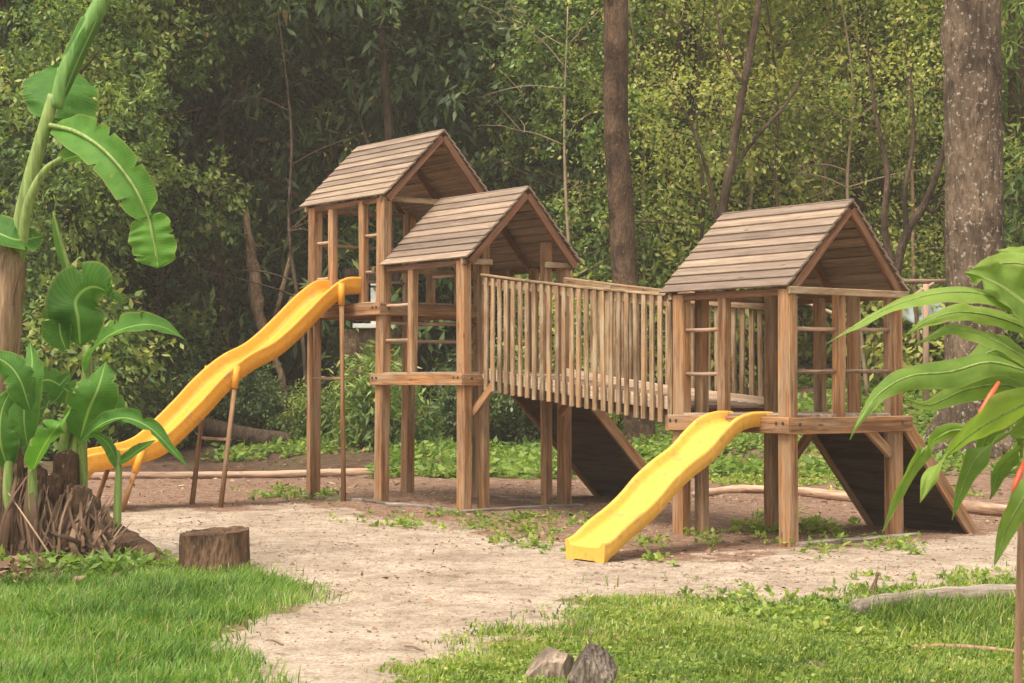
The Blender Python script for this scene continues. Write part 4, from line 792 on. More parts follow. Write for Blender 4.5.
# ------------------------------------------------------------------ heliconia at the right, close to the camera
DH = 7.0; bh_ = P(1019, 760, DH); bh_.z = tz(bh_.x, bh_.y); th_ = thing('heliconia_plant', 'leafy heliconia with red bracts reaching in from the right edge', 'heliconia', bh_)
rib([(Vector((bh_.x, bh_.y, bh_.z - .05)), .021), (P(1018, 683, DH), .019), (P(1020, 600, DH), .018), (P(1023, 510, DH), .017), (P(1030, 420, DH), .014), (P(1042, 300, DH), .012), (P(1050, 240, DH), .008)], th_, bh_, M['cane'], 'stem', .1)
rib([(Vector((bh_.x + .25, bh_.y + .2, bh_.z - .05)), .02), (P(1062, 600, DH + .2), .018), (P(1058, 480, DH + .2), .016), (P(1050, 380, DH + .1), .012)], th_, bh_, M['stem'], 'stem', .1)
def hl(pts, side, w_, tone, seed, **k):
    w_ *= 1.05; k['wave'] = k.get('wave', .05) + .04; k['fold'] = k.get('fold', .25) * .7
    q = [P(*p) for p in pts]; o = big_leaf('leaf', q, side, M['heli'], th_, bh_, w_, tone=tone, seed=seed, **k)
    mb = MB(); mb.tube([(v + Vector((0, -.003, -.002)), .0055 * (1 - i / len(q)) + .0012) for i, v in enumerate([Vector(c) for c in catmull([tuple(v) for v in q], 4)])] if False else [(Vector(c), .005 * (1 - .75 * i / (len(q) * 4))) for i, c in enumerate(catmull([tuple(v) for v in q], 4))], 6); mb.build('midrib', M['stem'], o, bh_, True); return o
hl([(1040, 330, 7.0), (1015, 308, 6.95), (985, 295, 6.9), (955, 292, 6.85), (920, 297, 6.8), (880, 312, 6.75), (826, 344, 6.7)], (.1, .8, .5), .055, .40, 31, tipn=1.3, fold=.3)
hl([(1055, 300, 7.2), (1030, 268, 7.2), (1005, 263, 7.2), (968, 272, 7.1)], (.1, .45, .8), .055, .38, 32, fold=.3, wave=.12)
hl([(1070, 360, 7.0), (1040, 318, 7.0), (1010, 292, 6.95), (985, 278, 6.9), (965, 272, 6.9)], (.55, .1, -.8), .13, .2, 33, fold=.35, wave=.15, tipn=2)
hl([(1060, 270, 7.3), (1030, 256, 7.3), (996, 250, 7.3)], (.1, .5, .85), .05, .28, 34)
hl([(1040, 335, 7.1), (1000, 318, 7.05), (960, 312, 7.0), (930, 320, 7.0), (905, 336, 7.0)], (.1, .55, .8), .045, .42, 35, wave=.12)
hl([(1060, 380, 7.0), (1020, 355, 6.95), (985, 336, 6.9), (950, 329, 6.9), (915, 345, 6.9)], (.1, .7, .6), .05, .25, 36, wave=.12)
hl([(1030, 372, 6.9), (990, 362, 6.85), (950, 372, 6.8), (910, 376, 6.75), (880, 393, 6.7), (860, 420, 6.65), (850, 440, 6.65)], (.2, .5, .75), .062, .12, 37, fold=.5, tipn=1.2)
hl([(1045, 400, 7.1), (1005, 385, 7.1), (965, 390, 7.05), (930, 405, 7.0), (905, 398, 7.0)], (.15, .5, .8), .055, .22, 38)
hl([(1050, 395, 6.8), (1022, 405, 6.75), (985, 425, 6.7), (955, 448, 6.65), (932, 474, 6.6), (920, 503, 6.6)], (.65, -.1, .75), .092, .48, 39, fold=.25, wave=.08, tipn=1.5)
hl([(1060, 440, 7.3), (1030, 425, 7.2), (1000, 440, 7.15), (975, 460, 7.1), (958, 500, 7.1), (952, 520, 7.1)], (.8, .1, .5), .06, .05, 40)
hl([(975, 430, 6.8), (948, 432, 6.75), (922, 452, 6.7), (900, 490, 6.7), (882, 533, 6.7)], (.7, .2, .65), .038, .30, 41, fold=.4)
hl([(1050, 470, 7.0), (1035, 480, 6.95), (1022, 500, 6.9), (1006, 530, 6.9), (994, 567, 6.9)], (.85, .1, .45), .05, .22, 42)
hl([(1055, 420, 7.4), (1030, 400, 7.4), (1005, 410, 7.4), (985, 440, 7.4), (975, 470, 7.4)], (.8, .2, .4), .07, -.05, 43)
hl([(1040, 450, 7.35), (1020, 450, 7.3), (1000, 470, 7.3), (990, 500, 7.3)], (.8, .2, .4), .05, 0, 44)
hl([(1060, 360, 7.4), (1030, 370, 7.4), (1000, 350, 7.3), (975, 362, 7.3), (950, 392, 7.3)], (.4, .2, .8), .07, .05, 45)
hl([(1060, 640, 7.4), (1040, 615, 7.3), (1022, 600, 7.2), (1008, 606, 7.2)], (.3, .3, .8), .05, .1, 46)
for (a, b2) in (((999, 382, 6.75), (975, 421, 6.7)), ((1024, 462, 6.8), (1012, 493, 6.75))):
    A, B = P(*a), P(*b2); mb = MB(); mb.tube([(A, .006), (A.lerp(B, .35), .012), (A.lerp(B, .7), .010), (B, .002)], 8); o = mb.build('red_bract', M['red'], th_, bh_, True)

# ------------------------------------------------------------------ trees
def crown_mesh(name, lobes, ncl, nl, L, mat, seed, asp=.24, spread=.34, droop=.25, tmean=.45, shell=.5):
    r = np.random.default_rng(seed); lob = np.array(lobes, float); vol = lob[:, 3] * lob[:, 4] * lob[:, 5]; pick = r.choice(len(lob), ncl, p=vol ** .75 / (vol ** .75).sum())
    d = r.normal(size=(ncl, 3)); d /= np.linalg.norm(d, axis=1, keepdims=True); rad = (shell + (1 - shell) * r.random(ncl)) * (1 + .35 * (vn(d[:, 0] * 3, d[:, 2] * 3 + pick, 1.5, seed % 9) - .5))
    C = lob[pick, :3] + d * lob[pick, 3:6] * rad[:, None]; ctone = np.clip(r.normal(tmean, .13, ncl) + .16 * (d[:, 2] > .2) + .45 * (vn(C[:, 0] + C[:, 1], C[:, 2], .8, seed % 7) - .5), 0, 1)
    # each cluster: a twig along an outward, slightly drooping direction with leaves either side
    tw = d + r.normal(size=(ncl, 3)) * .6; tw[:, 2] -= droop; tw /= np.linalg.norm(tw, axis=1, keepdims=True)
    n = ncl * nl; ci = np.repeat(np.arange(ncl), nl); t = r.random(n); base = C[ci] + tw[ci] * (t * spread * 1.6)[:, None] + r.normal(size=(n, 3)) * spread * .32
    D = tw[ci] * .7 + r.normal(size=(n, 3)) * .75; D[:, 2] -= .25; D /= np.linalg.norm(D, axis=1, keepdims=True)
    LL = L * r.uniform(.6, 1.25, n); tn = np.clip(ctone[ci] + r.normal(0, .13, n), 0, .96); tn = np.where(r.random(n) < .012, 1, tn)
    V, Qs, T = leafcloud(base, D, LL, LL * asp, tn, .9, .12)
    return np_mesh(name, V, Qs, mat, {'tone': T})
def branch_net(mb, root, r0, tips, seed, noise=.15):
    rs = random.Random(seed); root = Vector(root)
    for tp in tips:
        tp = Vector(tp); d = tp - root; m1 = root + d * .35 + Vector((rs.uniform(-.1, .1), rs.uniform(-.1, .1), rs.uniform(.02, .12))) * d.length; m2 = root + d * .7 + Vector((rs.uniform(-.08, .08), rs.uniform(-.08, .08), rs.uniform(0, .1))) * d.length
        mb.tube([(Vector(q[:3]), q[3]) for q in catmull([(*root, r0), (*m1, r0 * .75), (*m2, r0 * .45), (*tp, r0 * .12)], 4)], 7, noise)
def lobes_for(seed, h0, h1, rx, n=9):
    rs = random.Random(seed); out = []
    for i in range(n):
        z = h0 + (h1 - h0) * (i + .5) / n; k = math.sin(math.pi * (.18 + .72 * (i + .5) / n)); a = rs.uniform(0, 6.3); o_ = rx * .5 * k
        q = rx * rs.uniform(.42, .62) * (.6 + .5 * k); out.append((math.cos(a) * o_, math.sin(a) * o_, z, q, q, q * rs.uniform(.6, .85)))
    return out
CR = {}
def get_crown(key, *a, **k):
    if key not in CR: CR[key] = crown_mesh(*a, **k)
    return CR[key]
for i in range(3): get_crown(('d', i), 'crown', lobes_for(100 + i, 2.4, 14.5, 4.2, 12), 2300, 13, .24, M['leaf_dark'], 200 + i)
for i in range(2): get_crown(('m', i), 'crown', lobes_for(110 + i, 2.0, 14.5, 4.0, 12), 1900, 13, .22, M['leaf_mid'], 210 + i)
for i in range(3): get_crown(('l', i), 'crown', lobes_for(120 + i, 2.5, 15, 4.0, 12), 1150, 11, .20, M['leaf_light'], 220 + i, shell=.25)
for i in range(2): get_crown(('bd', i), 'crown', lobes_for(130 + i, .5, 3.2, 1.9, 6), 620, 13, .21, M['leaf_dark'], 230 + i)
for i in range(2): get_crown(('bm', i), 'crown', lobes_for(140 + i, .4, 2.8, 1.7, 6), 520, 13, .18, M['leaf_mid'], 240 + i)
get_crown(('bl', 0), 'crown', lobes_for(150, .4, 2.6, 1.7, 6), 430, 11, .17, M['leaf_light'], 250)
get_crown(('bf', 0), 'crown', lobes_for(160, .3, 2.0, 1.5, 6), 480, 12, .26, M['leaf_mid'], 260, asp=.12)
get_crown(('p', 0), 'crown', lobes_for(171, 2.2, 14.5, 4.2, 12), 1500, 11, .38, M['leaf_dark'], 271, asp=.13, droop=.8, spread=.42)
get_crown(('p', 1), 'crown', lobes_for(172, 2.2, 14.5, 4.0, 10), 1500, 11, .32, M['leaf_mid'], 272, asp=.12, droop=.2, spread=.40)
get_crown(('f', 0), 'crown', lobes_for(173, 3, 14.5, 4.2, 14), 2600, 15, .13, M['leaf_light'], 273, asp=.3, spread=.45, shell=.2)
get_crown(('f', 1), 'crown', lobes_for(174, 3, 14.5, 4.2, 14), 2600, 15, .13, M['leaf_mid'], 274, asp=.3, spread=.45, shell=.2)
TREE_MESH = {}
def tree(kind, px, D, label, sc=1., rot=None, trunk_r=.16, barkm='bark_dark', name='broadleaf_tree', group='trees of the wood behind the playground', zoff=0., height=14, lean=(0, 0), tall=True):
    x = (px - 512) / F * D; z = tz(x, D) + zoff; rs = random.Random(hash((kind, px, D)) & 0xffff if False else int(px * 31 + D * 7))
    t = thing(name, label, 'tree' if tall else 'shrub', (x, D, z), group, rs.uniform(0, 6.28) if rot is None else rot); t.scale = (sc, sc, sc)
    me = CR[kind]; o = link('crown', me, None, t)
    key = (kind, barkm, trunk_r)
    if key not in TREE_MESH:
        mb = MB(); rs2 = random.Random(int(sum(map(ord, kind[0])) + kind[1]))
        if tall:
            mb.tube([(Vector(q[:3]), q[3]) for q in catmull([(0, 0, -.3, trunk_r * 1.5), (0.03, 0, .4, trunk_r * 1.1), (rs2.uniform(-.3, .3), rs2.uniform(-.2, .2), 4, trunk_r), (rs2.uniform(-.6, .6), rs2.uniform(-.4, .4), 8.5, trunk_r * .7), (rs2.uniform(-.8, .8), 0, 13, trunk_r * .25)], 6)], 12, .12)
            for i in range(9):
                zz = rs2.uniform(3, 11); a = rs2.uniform(0, 6.3); ln = rs2.uniform(1.8, 3.6); branch_net(mb, (0, 0, zz), trunk_r * .42, [(math.cos(a) * ln, math.sin(a) * ln, zz + rs2.uniform(.4, 2))], i)
        else:
            for i in range(7): a = rs2.uniform(0, 6.3); branch_net(mb, (0, 0, -.1), .035, [(math.cos(a) * rs2.uniform(.4, 1.2), math.sin(a) * rs2.uniform(.4, 1.2), rs2.uniform(1.2, 2.6))], i)
        o2 = mb.build('trunk' if tall else 'branches', M[barkm], t, smooth_=True); TREE_MESH[key] = o2.data
    else: link('trunk' if tall else 'branches', TREE_MESH[key], None, t)
    return t
TR = [('d', 0, 20, 35.5, 'dense dark green tree behind the tall banana leaf', 1.), ('p', 0, 128, 39, 'dark green tree with a full crown at the upper left', 1.05), ('m', 0, 100, 43, 'mid green tree showing between the dark crowns at the upper left', 1.1),
      ('p', 0, 245, 41, 'dark tree standing behind the pale broken trunk', 1.05), ('p', 0, 335, 38, 'dark green tree directly behind the tall tower roof', 1.), ('d', 1, 430, 40.5, 'very dark tree between the tall tower and the middle tower', 1.08),
      ('d', 2, 520, 39, 'dark tree whose crown hangs above the middle tower', 1.), ('p', 1, 565, 45, 'brighter green tree just left of the straight central trunk', 1.1), ('d', 0, -70, 38, 'dark tree filling the far left edge of the wood', 1.05),
      ('l', 0, 640, 44, 'light green airy tree right of the straight central trunk', 1.), ('f', 0, 715, 48, 'yellowish green airy tree above the bridge end', 1.12), ('l', 2, 800, 45, 'light green tree above the right tower roof', 1.05),
      ('l', 0, 870, 50, 'light green tree with thin foliage left of the big mottled trunk', 1.2), ('l', 1, 950, 46, 'light green tree behind the big mottled trunk', 1.1), ('m', 0, 1045, 42, 'green tree right of the big mottled trunk', 1.), ('l', 2, 1110, 47, 'light tree beyond the right edge', 1.1),
      ('m', 1, 670, 52, 'green tree deep in the wood over the bridge', 1.15), ('l', 1, 600, 54, 'pale green tree deep in the wood behind the central trunk', 1.2), ('l', 2, 760, 55, 'pale green tree deep in the wood over the right tower', 1.25), ('m', 0, 905, 57, 'green tree deep in the wood at the right', 1.25)]
TR += [('f', 0, 690, 36, 'light airy tree with fine leaves just right of the straight trunk', .8), ('l', 2, 770, 37.5, 'light airy tree directly above the right tower ridge', .85), ('f', 0, 850, 36.5, 'light airy tree left of the crooked grey tree', .8), ('f', 1, 930, 38.5, 'light airy tree whose leaves frame the left side of the big trunk', .85), ('p', 1, 1030, 35, 'light airy tree right of the big trunk', .8), ('m', 1, 580, 36.5, 'bright leafy tree hugging the left side of the straight trunk', .62), ('m', 0, 130, 36, 'brighter leafy tree among the dark crowns above the tall banana leaf', .72), ('m', 0, 60, 33, 'leafy tree with sunlit leaves right behind the tall banana plant', .6)]
for k, i, px, D, lb, sc in TR: tree((k, i), px, D, lb, sc, barkm='bark_dark' if k == 'd' else 'bark_mid', trunk_r=.16 if k != 'l' else .1)
BU = [('bd', 0, -5, 33, 'dark bush behind the tall banana plant', 1.1, 0), ('bm', 0, 55, 31.5, 'mid green bush between the banana leaves', 1., 0), ('bd', 1, 120, 42, 'dark leafy bush above the foot of the left slide', 1.15, .3), ('bd', 0, 262, 45, 'dark bush below the pale broken trunk', 1.3, .3), ('bm', 1, 330, 47, 'leafy bush behind the left post of the tall tower', 1.3, .2),
      ('bf', 0, 376, 33, 'spiky long leaved bush below the tall tower deck', .8, -.1), ('bm', 0, 440, 49, 'green bush seen between the tower posts', 1., .4), ('bd', 1, 500, 35, 'dark bush under the near end of the bridge', .6, 0), ('bd', 0, 590, 38, 'dark bush behind the middle of the bridge', 1.3, .6), ('bm', 1, 655, 37, 'green bush left of the right tower roof', 1.3, .5), ('bd', 1, 690, 40, 'dark green bush above the bridge end', 1.4, 1.2),
      ('bl', 0, 740, 43, 'light green bush behind the right tower', 1.3, .2), ('bl', 0, 905, 45, 'bright green bush behind the forked grey tree', 1.5, .6), ('bm', 0, 1010, 37, 'green bush at the right of the big mottled trunk', 1.3, .3), ('bl', 0, 830, 48, 'light bush on the slope above the right tower', 1.3, 1.2), ('bm', 1, 980, 44, 'green bush behind the big mottled trunk', 1.4, .6),
      ('bl', 0, 670, 35.5, 'light bush at the left corner of the right tower roof', 1.1, .8), ('bl', 0, 790, 39, 'light leafy bush seen through the posts of the right tower', 1.1, -.1), ('bl', 0, 930, 36, 'light leafy bush at the foot of the crooked grey tree', 1.1, 0), ('bl', 0, 860, 41, 'light bush on the slope left of the crooked grey tree', 1.4, .8), ('bl', 0, 590, 34.5, 'light leafy bush behind the right side of the middle tower', .9, .8), ('bd', 0, 175, 33, 'low dark bush under the middle of the left slide', .42, .1), ('bd', 1, 245, 34, 'low dark bush behind the supports of the left slide', .48, .1), ('bm', 0, 300, 33.5, 'low leafy bush left of the tall tower post', .36, .1), ('bd', 0, 470, 34, 'low dark bush behind the middle tower posts', .4, .1), ('bd', 1, 540, 33.5, 'low dark bush in the shade behind the bridge posts', .5, .1), ('bm', 1, 400, 35, 'low leafy bush in the shade between the tall tower posts', .34, .1), ('bd', 0, 110, 32, 'low dark bush left of the foot of the left slide', .4, .0), ('bd', 0, 200, 43, 'dark bush between the twin dark trunks', 1.2, .2), ('bm', 0, 560, 42, 'green bush deep behind the middle tower', 1.5, 1.), ('bd', 1, 400, 51, 'dark bush deep between the towers', 1.5, .6), ('bm', 1, 130, 41, 'green bush deep in the wood at the left', 1.5, .4), ('bd', 0, 20, 41, 'dark bush deep in the wood behind the banana plants', 1.6, .5)]
for k, i, px, D, lb, sc, zo in BU: tree((k, i), px, D, lb, sc, tall=False, name='shrub', group='shrubs at the edge of the wood', zoff=zo - .1 if zo < .3 else zo - .3)

# particular trunks that stand out
def trunk_tree(name, label, base, pts, mat, n=18, noise=.1, lump=2., branches=(), crown=None, group=None, den=8):
    bx, bd = base; z = tz(bx, bd); t = thing(name, label, 'tree', (bx, bd, z), group)
    mb = MB(); mb.tube([(Vector(q[:3]), q[3]) for q in catmull([(*p, r) for p, r in pts], den)], n, noise, lump=lump)
    mb.build('trunk', mat, t, (bx, bd, z), True)
    for br_ in branches:
        mb = MB(); mb.tube([(Vector(q[:3]), q[3]) for q in catmull([(*p, r) for p, r in br_], 6)], 9, .15, lump=3); mb.build('branch', mat, t, (bx, bd, z), True)
    if crown: o = link('crown', CR[crown[0]], None, t, Vector(crown[1])); o.scale = (crown[2],) * 3
    return t
D = 29.; bx = (972 - 512) / F * D; gz0 = tz(bx, D); yb = 341.5 - 0
def PZ(px, D, z): return Vector(((px - 512) / F * D, D, z))
k_ = D / F
bt_ = trunk_tree('big_tree', 'big thick mottled trunk rising behind the heliconia', (bx, D), [(PZ(968, D, gz0 - .3), 52 * k_), (PZ(970, D, gz0 + .05), 44 * k_), (PZ(973, D, gz0 + .5), 33 * k_), (PZ(974, D, gz0 + 1.4), 30 * k_), (PZ(975, D, gz0 + 3), 29 * k_), (PZ(975, D, 5), 28.5 * k_), (PZ(974, D, 7.5), 27.5 * k_), (PZ(976, D, 11), 25 * k_), (PZ(980, D, 15), 20 * k_)], M['bark_big'], 40, .10, 1.6,
    [[(PZ(958, D, 6.6), .2), (PZ(952, D - .1, 7.3), .16), (PZ(957, D, 8.2), .13), (PZ(950, D, 9.4), .1)]])
for (px0, px1, dd) in ((945, 910, -.2), (958, 930, -.7), (990, 1020, -.5)):
    mb = MB(); mb.tube([(PZ(px0, D, gz0 + .55), .16), (PZ((px0 + px1) / 2, D + dd, gz0 + .12), .14), (PZ(px1, D + dd * 1.6, tz((px1 - 512) / F * (D + dd * 1.6), D + dd * 1.6) - .03), .06)], 10, .25); mb.build('root', M['bark_big'], bt_, (bx, D, gz0), True)
D = 32.; k_ = D / F; bx = (640 - 512) / F * D; gz0 = tz(bx, D)
trunk_tree('straight_tree', 'tall straight brown trunk rising behind the bridge', (bx, D), [(PZ(641, D, gz0 - .3), 21 * k_), (PZ(640, D, gz0 + .1), 17 * k_), (PZ(637, D, gz0 + .7), 14.5 * k_), (PZ(630, D, 2.2), 13.5 * k_), (PZ(623, D, 4), 13 * k_), (PZ(617, D, 6), 12.5 * k_), (PZ(616, D, 8.5), 12 * k_), (PZ(613, D, 12), 10 * k_)], M['bark_mid'], 26, .10, 2.5,
    [[(PZ(616, D, 8), .06), (PZ(604, D - .4, 8.9), .05), (PZ(590, D - .6, 9.6), .02)]])
D = 33.; k_ = D / F; bx = (723 - 512) / F * D
trunk_tree('forked_tree', 'slender dark tree leaning right above the end of the bridge', (bx, D), [(PZ(726, D, -.2), .12), (PZ(722, D, 2.4), .10), (PZ(719, D, 4), .095), (PZ(730, D, 5.5), .085), (PZ(742, D, 6.8), .08), (PZ(752, D, 7.8), .07), (PZ(768, D, 9.5), .04)], M['bark_grey'], 12, .15, 3,
    [[(PZ(728, D, 5.3), .05), (PZ(755, D + .4, 6.1), .04), (PZ(790, D + .6, 6.9), .028), (PZ(815, D + 1, 7.9), .012)], [(PZ(720, D, 4.2), .045), (PZ(706, D - .3, 5.5), .035), (PZ(684, D - .3, 6.6), .02), (PZ(664, D, 7.2), .01)], [(PZ(744, D, 7.), .04), (PZ(724, D, 7.9), .03), (PZ(712, D, 9), .015)]])
D = 31.; k_ = D / F; bx = (893 - 512) / F * D
trunk_tree('crooked_tree', 'crooked grey tree with forked limbs between the right tower and the big trunk', (bx, D), [(PZ(897, D, .2), .10), (PZ(893, D, 2.0), .09), (PZ(896, D, 3.2), .085), (PZ(907, D, 4.1), .08), (PZ(925, D, 4.6), .07), (PZ(940, D, 5.3), .055), (PZ(956, D + .4, 6.4), .03)], M['bark_grey'], 12, .2, 3,
    [[(PZ(896, D, 3.3), .07), (PZ(885, D, 4.2), .06), (PZ(888, D, 5.2), .05), (PZ(876, D, 6.3), .035), (PZ(868, D, 7.6), .015)], [(PZ(907, D, 4.1), .055), (PZ(906, D, 4.9), .045), (PZ(915, D, 5.8), .03), (PZ(912, D, 7.), .012)], [(PZ(925, D, 4.6), .04), (PZ(935, D, 4.5), .03), (PZ(950, D, 4.9), .02)]])
for (px, D, lean, r_, lb, mt) in ((208, 38, -14, .12, 'left one of the twin dark trunks in the shade behind the left slide', 'bark_dark'), (229, 37.5, -9, .10, 'right one of the twin dark trunks in the shade behind the left slide', 'bark_dark'), (421, 39.5, 2, .12, 'dark trunk seen under the middle tower deck', 'bark_dark'),
        (383, 36, 4, .13, 'dark slim trunk high above the tall tower roof', 'bark_dark'), (300, 40, -14, .07, 'thin dark trunk beside the left post of the tall tower', 'bark_dark'), (672, 36, 6, .15, 'brown dead looking trunk left of the right tower roof', 'bark_mid'), (700, 40, -10, .10, 'thin brown trunk behind the bridge end', 'bark_mid'), (760, 38, 14, .06, 'thin pale sapling above the right tower roof', 'bark_pale'), (842, 40, 18, .07, 'thin brown trunk above the right tower ridge', 'bark_grey'), (1014, 36, 5, .12, 'brown trunk behind the heliconia at the right edge', 'bark_mid'), (665, 42, 30, .05, 'leaning thin pole tree above the bridge', 'bark_pale'), (560, 37, -20, .05, 'thin leaning stem behind the middle tower roof', 'bark_grey')):
    bx = (px - 512) / F * D; g0 = tz(bx, D); q1, q2, q3 = [random.uniform(-9, 9) for _ in range(3)]
    trunk_tree('slim_tree', lb, (bx, D), [(PZ(px + 1, D, g0 - .3), r_ * 1.5), (PZ(px, D, g0 + .4), r_ * 1.1), (PZ(px + lean * .2 + q1 * .6, D, g0 + 2), r_), (PZ(px + lean * .5 + q2, D, g0 + 4), r_ * .9), (PZ(px + lean * .9 + q3, D, g0 + 6), r_ * .75), (PZ(px + lean * 1.3 - q1, D, g0 + 8.5), r_ * .6), (PZ(px + lean * 2, D, g0 + 12), r_ * .3)], M[mt], 12, .15, 2.5,
        [[(PZ(px + lean * .5, D, g0 + 4.5), r_ * .4), (PZ(px + lean * .5 + 18, D, g0 + 5.6), r_ * .3), (PZ(px + lean + 40, D + .3, g0 + 6.5), r_ * .08)], [(PZ(px + lean * .6, D, g0 + 5), r_ * .4), (PZ(px - 20, D, g0 + 6.2), r_ * .25), (PZ(px - 38, D, g0 + 7.6), r_ * .08)]])
D = 36.; bx = (262 - 512) / F * D; g0 = tz(bx, D)
trunk_tree('pale_tree', 'pale peeling trunk bending in the shade above the left slide', (bx, D), [(PZ(288, D, g0 - .2), .10), (PZ(283, D, g0 + 1.0), .08), (PZ(272, D, 2.1), .07), (PZ(258, D, 2.9), .13), (PZ(255, D, 3.6), .14), (PZ(249, D, 4.3), .10), (PZ(245, D, 5.0), .06)], M['bark_pale'], 12, .35, 4,
    [[(PZ(270, D, 2.3), .06), (PZ(279, D - .2, 3.1), .05), (PZ(292, D - .3, 4.2), .03)]])
rs5 = random.Random(99)
SAP = [(575, 34.5, 'bare thin sapling left of the straight trunk'), (655, 35, 'bare thin sapling with many twigs right of the straight trunk'), (690, 34, 'bare forked sapling behind the far end of the bridge'), (745, 35.5, 'pale bare sapling over the left half of the right tower roof'), (790, 34.5, 'pale bare sapling over the middle of the right tower roof'), (820, 36, 'bare leaning sapling over the ridge of the right tower'), (868, 35, 'bare twiggy sapling left of the crooked grey tree'), (925, 35, 'bare twiggy sapling touching the left side of the big trunk'), (310, 34.5, 'bare dark sapling left of the tall tower'), (150, 35, 'bare dark sapling above the foot of the left slide'), (480, 37, 'bare dark sapling above the ridge of the middle tower')]
for px, D, lb in SAP:
    bx = (px - 512) / F * D; g0 = tz(bx, D); t = thing('bare_sapling', lb, 'tree', (bx, D, g0), 'bare saplings in the wood'); l = rs5.uniform(-30, 30); mt = M[('tan', 'bark_grey', 'bark_pale')[rs5.randrange(3)] if px > 500 else 'bark_grey']
    sp = [(PZ(px, D, g0 - .1), .045), (PZ(px + l * .2 + rs5.uniform(-8, 8), D, g0 + 2.2), .04), (PZ(px + l * .5 + rs5.uniform(-8, 8), D, g0 + 4.2), .034), (PZ(px + l * .8 + rs5.uniform(-8, 8), D, g0 + 6.2), .026), (PZ(px + l * 1.2, D, g0 + 8.6), .012)]
    mb = MB(); den = catmull([(*p, r) for p, r in sp], 6); mb.tube([(Vector(q[:3]), q[3]) for q in den], 8, .15); mb.build('trunk', mt, t, (bx, D, g0), True)
    for i in range(9):
        q = den[rs5.randrange(8, len(den) - 2)]; r0 = Vector(q[:3]); s_ = rs5.choice((-1, 1)); ln = rs5.uniform(.7, 2.4); e = r0 + Vector((s_ * ln, rs5.uniform(-.5, .5), rs5.uniform(-.4, 1.5))); mb = MB(); branch_net(mb, r0, q[3] * .6, [e], i)
        for j in range(3): m0 = r0.lerp(e, rs5.uniform(.4, .8)); branch_net(mb, m0, q[3] * .28, [m0 + Vector((s_ * rs5.uniform(.1, .8), rs5.uniform(-.3, .3), rs5.uniform(-.5, .8)))], j)
        mb.build('branch', mt, t, (bx, D, g0), True)
# pale dead branches hanging through the light wood
for (a, b2, c3, lb) in (((736, 140, 37), (800, 118, 37), (862, 190, 37), 'long pale arching dead branch above the right tower roof'), ((684, 60, 38), (730, 12, 38), (790, 28, 38), 'pale thin branch arching near the upper edge, right of the central trunk'), ((800, 170, 40), (840, 130, 40), (905, 60, 40), 'straight thin dead branch slanting up towards the big trunk'), ((565, 95, 38), (590, 60, 38), (640, 40, 38), 'thin pale branch crossing behind the central trunk')):
    lathe_log('dead_branch', [(P(*a), .022), (P(*b2), .03), (P(*c3), .014)], 7, .2, M['tan'], lb, 'branch', 3.)

# rustic pole fence and pale sheet beyond the right tower, white hut beyond the tall tower
D = 33.; fl = thing('pole_fence', 'rustic fence of pale poles beyond the right tower', 'fence', (PZ(925, D, tz(7.7, D))))
for nm, pts, r_ in (('rail', [(P(800, 286, D + .3)), (P(860, 282, D + .1)), (P(952, 281, D))], .045), ('rail', [P(790, 296, D), P(830, 312, D), P(850, 322, D)], .035), ('brace_pole', [P(905, 302, D), P(922, 290, D), P(934, 283, D)], .035), ('brace_pole', [P(920, 288, D), P(940, 300, D), P(955, 308, D)], .03), ('post', [P(926, 284, D), P(926, 330, D), Vector((P(926, 330, D).x, D, tz(P(926, 330, D).x, D) - .1))], .06), ('post', [P(858, 282, D), P(858, 330, D), Vector((P(858, 330, D).x, D, tz(P(858, 330, D).x, D) - .1))], .05)):
    mb = MB(); mb.tube([(p, r_) for p in pts], 8, .15); mb.build(nm, M['pole'], fl, fl.location, True)
D = 35.; c0 = P(898, 318, D); c1 = P(948, 296, D); mb = MB(); vs = []; nn = 10
for i in range(nn + 1):
    for j in range(5):
        t = i / nn; s_ = j / 4; vs.append((c0.x + (c1.x - c0.x) * t, D + .25 * s_ + .05 * math.sin(t * 9), c0.z + (c1.z - c0.z) * s_ - .09 * math.sin(math.pi * t) + .03 * math.sin(t * 14)))
mb.add(vs, [(i * 5 + j, (i + 1) * 5 + j, (i + 1) * 5 + j + 1, i * 5 + j + 1) for i in range(nn) for j in range(4)], [(0, 0, 0)] * len(vs), .5)
o = mb.build('sheet', M['tarp'], None, c0, True, c0); sm_ = o.modifiers.new('thick', 'SOLIDIFY'); sm_.thickness = .01; tag(o, 'pale bluish sheet hung behind the pole fence', 'sheet')
D = 35.5; wb = thing('white_hut', 'small white painted hut glimpsed between the posts under the tall tower', 'hut', PZ(374, D, tz(PZ(374, D, 0).x, D)))
def hbox(nm, px0, px1, py0, py1, d0, d1, mat):
    a, b2 = P(px0, py1, D), P(px1, py0, D); mb = MB(); mb.prism(((a.x), (d0 + d1) / 2, (a.z + b2.z) / 2), (b2.x, (d0 + d1) / 2, (a.z + b2.z) / 2), d1 - d0, b2.z - a.z, ch=.01); mb.build(nm, M[mat], wb, wb.location)
hbox('frame', 371, 379, 288, 306, 35.4, 35.6, 'white'); hbox('frame', 371, 379, 283, 286, 35.4, 35.6, 'white'); hbox('sill', 354, 396, 324, 328.5, 35.2, 35.6, 'white'); hbox('frame', 371, 379, 311, 324, 35.4, 35.6, 'white'); hbox('wall', 340, 400, 329, 425, 35.62, 37.5, 'bark_pale'); hbox('sill', 356, 370, 318, 321, 35.3, 35.6, 'white'); hbox('wall', 344, 398, 268, 282, 35.62, 37.5, 'bark_dark'); hbox('post', 386, 390, 283, 324, 35.4, 35.6, 'bark_dark')

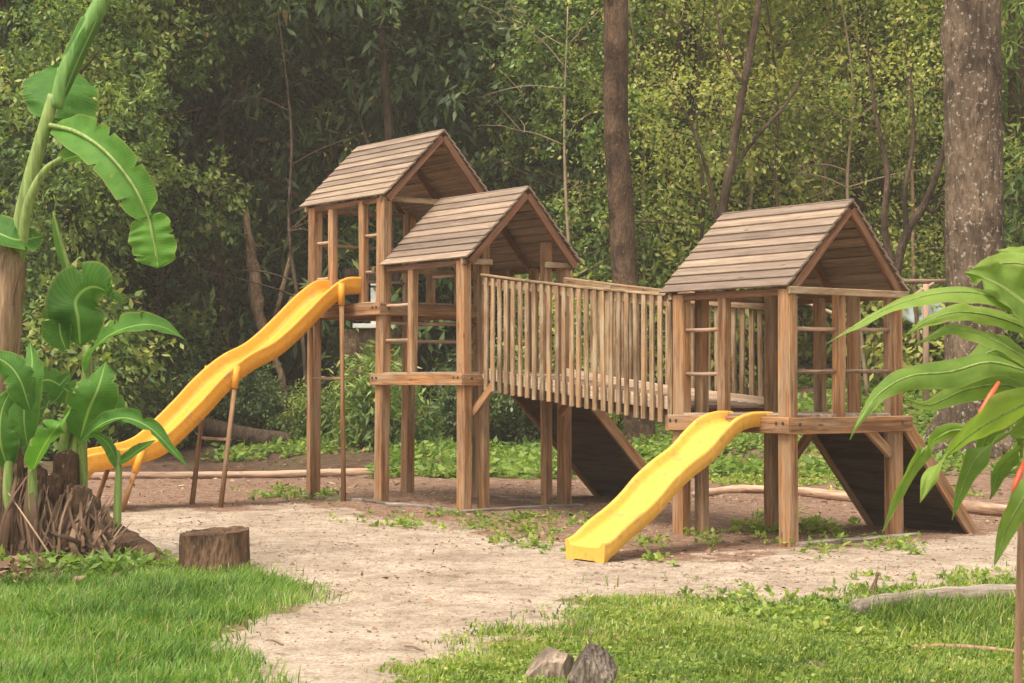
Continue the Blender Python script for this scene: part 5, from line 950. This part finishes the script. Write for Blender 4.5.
# far wood, one mass nobody could count
n = 190000; x = RNG.uniform(-28, 30, n); y = RNG.uniform(56, 78, n); zt = terrain(x, y); top = 17 + 3 * (fbm(x, y, .3, 5) - .5) * 4
z = zt + RNG.random(n) * (top - zt * .3); den = fbm(x * 1.0, z, .45, 44) + RNG.uniform(-.1, .1, n); k = (den > .36) & (np.abs(x) < y * .33) & (z < 22); C = np.stack([x[k], y[k], z[k]], 1)
D_ = RNG.normal(size=C.shape); D_[:, 2] -= .3; D_ /= np.linalg.norm(D_, axis=1, keepdims=True); L_ = RNG.uniform(.25, .5, len(C))
tn = np.clip(.5 + (fbm(x[k], z[k], .7, 45) - .5) * 1.2 + RNG.normal(0, .12, len(C)), 0, .97); V_, Q_, T_ = leafcloud(C, D_, L_, L_ * .28, tn, .8)
tag(link('distant_wood', np_mesh('distant_wood', V_, Q_, M['leaf_light'], {'tone': T_}), None), 'pale green mass of far-off trees filling the wood behind the playground', 'woodland', None, 'stuff')
for mesh in bpy.data.meshes:
    if not mesh.materials: pass

mb = MB(); X0, X1, Y0, Y1, Z0, Z1 = -175, 175, -75, 430, -2.5, 75  # box of scattering air, added to lift the dark tones
vs = [(x, y, z) for z in (Z0, Z1) for x, y in ((X0, Y0), (X1, Y0), (X1, Y1), (X0, Y1))]
mb.add(vs, [(3, 2, 1, 0), (4, 5, 6, 7), (0, 1, 5, 4), (1, 2, 6, 5), (2, 3, 7, 6), (3, 0, 4, 7)], [(0, 0, 0)] * 8, .5)
hm = bpy.data.materials.new('added_haze_air'); hm.use_nodes = True; n_ = hm.node_tree; n_.nodes.clear(); oo = n_.nodes.new('ShaderNodeOutputMaterial'); pv = n_.nodes.new('ShaderNodeVolumePrincipled')
pv.inputs['Color'].default_value = (.95, .88, .78, 1); pv.inputs['Density'].default_value = ADDED_HAZE; n_.links.new(pv.outputs[0], oo.inputs['Volume'])
if ADDED_HAZE > 0: tag(mb.build('added_haze', hm), 'thin warm air scatter added to lift the dark tones', 'added_haze', None, 'stuff')
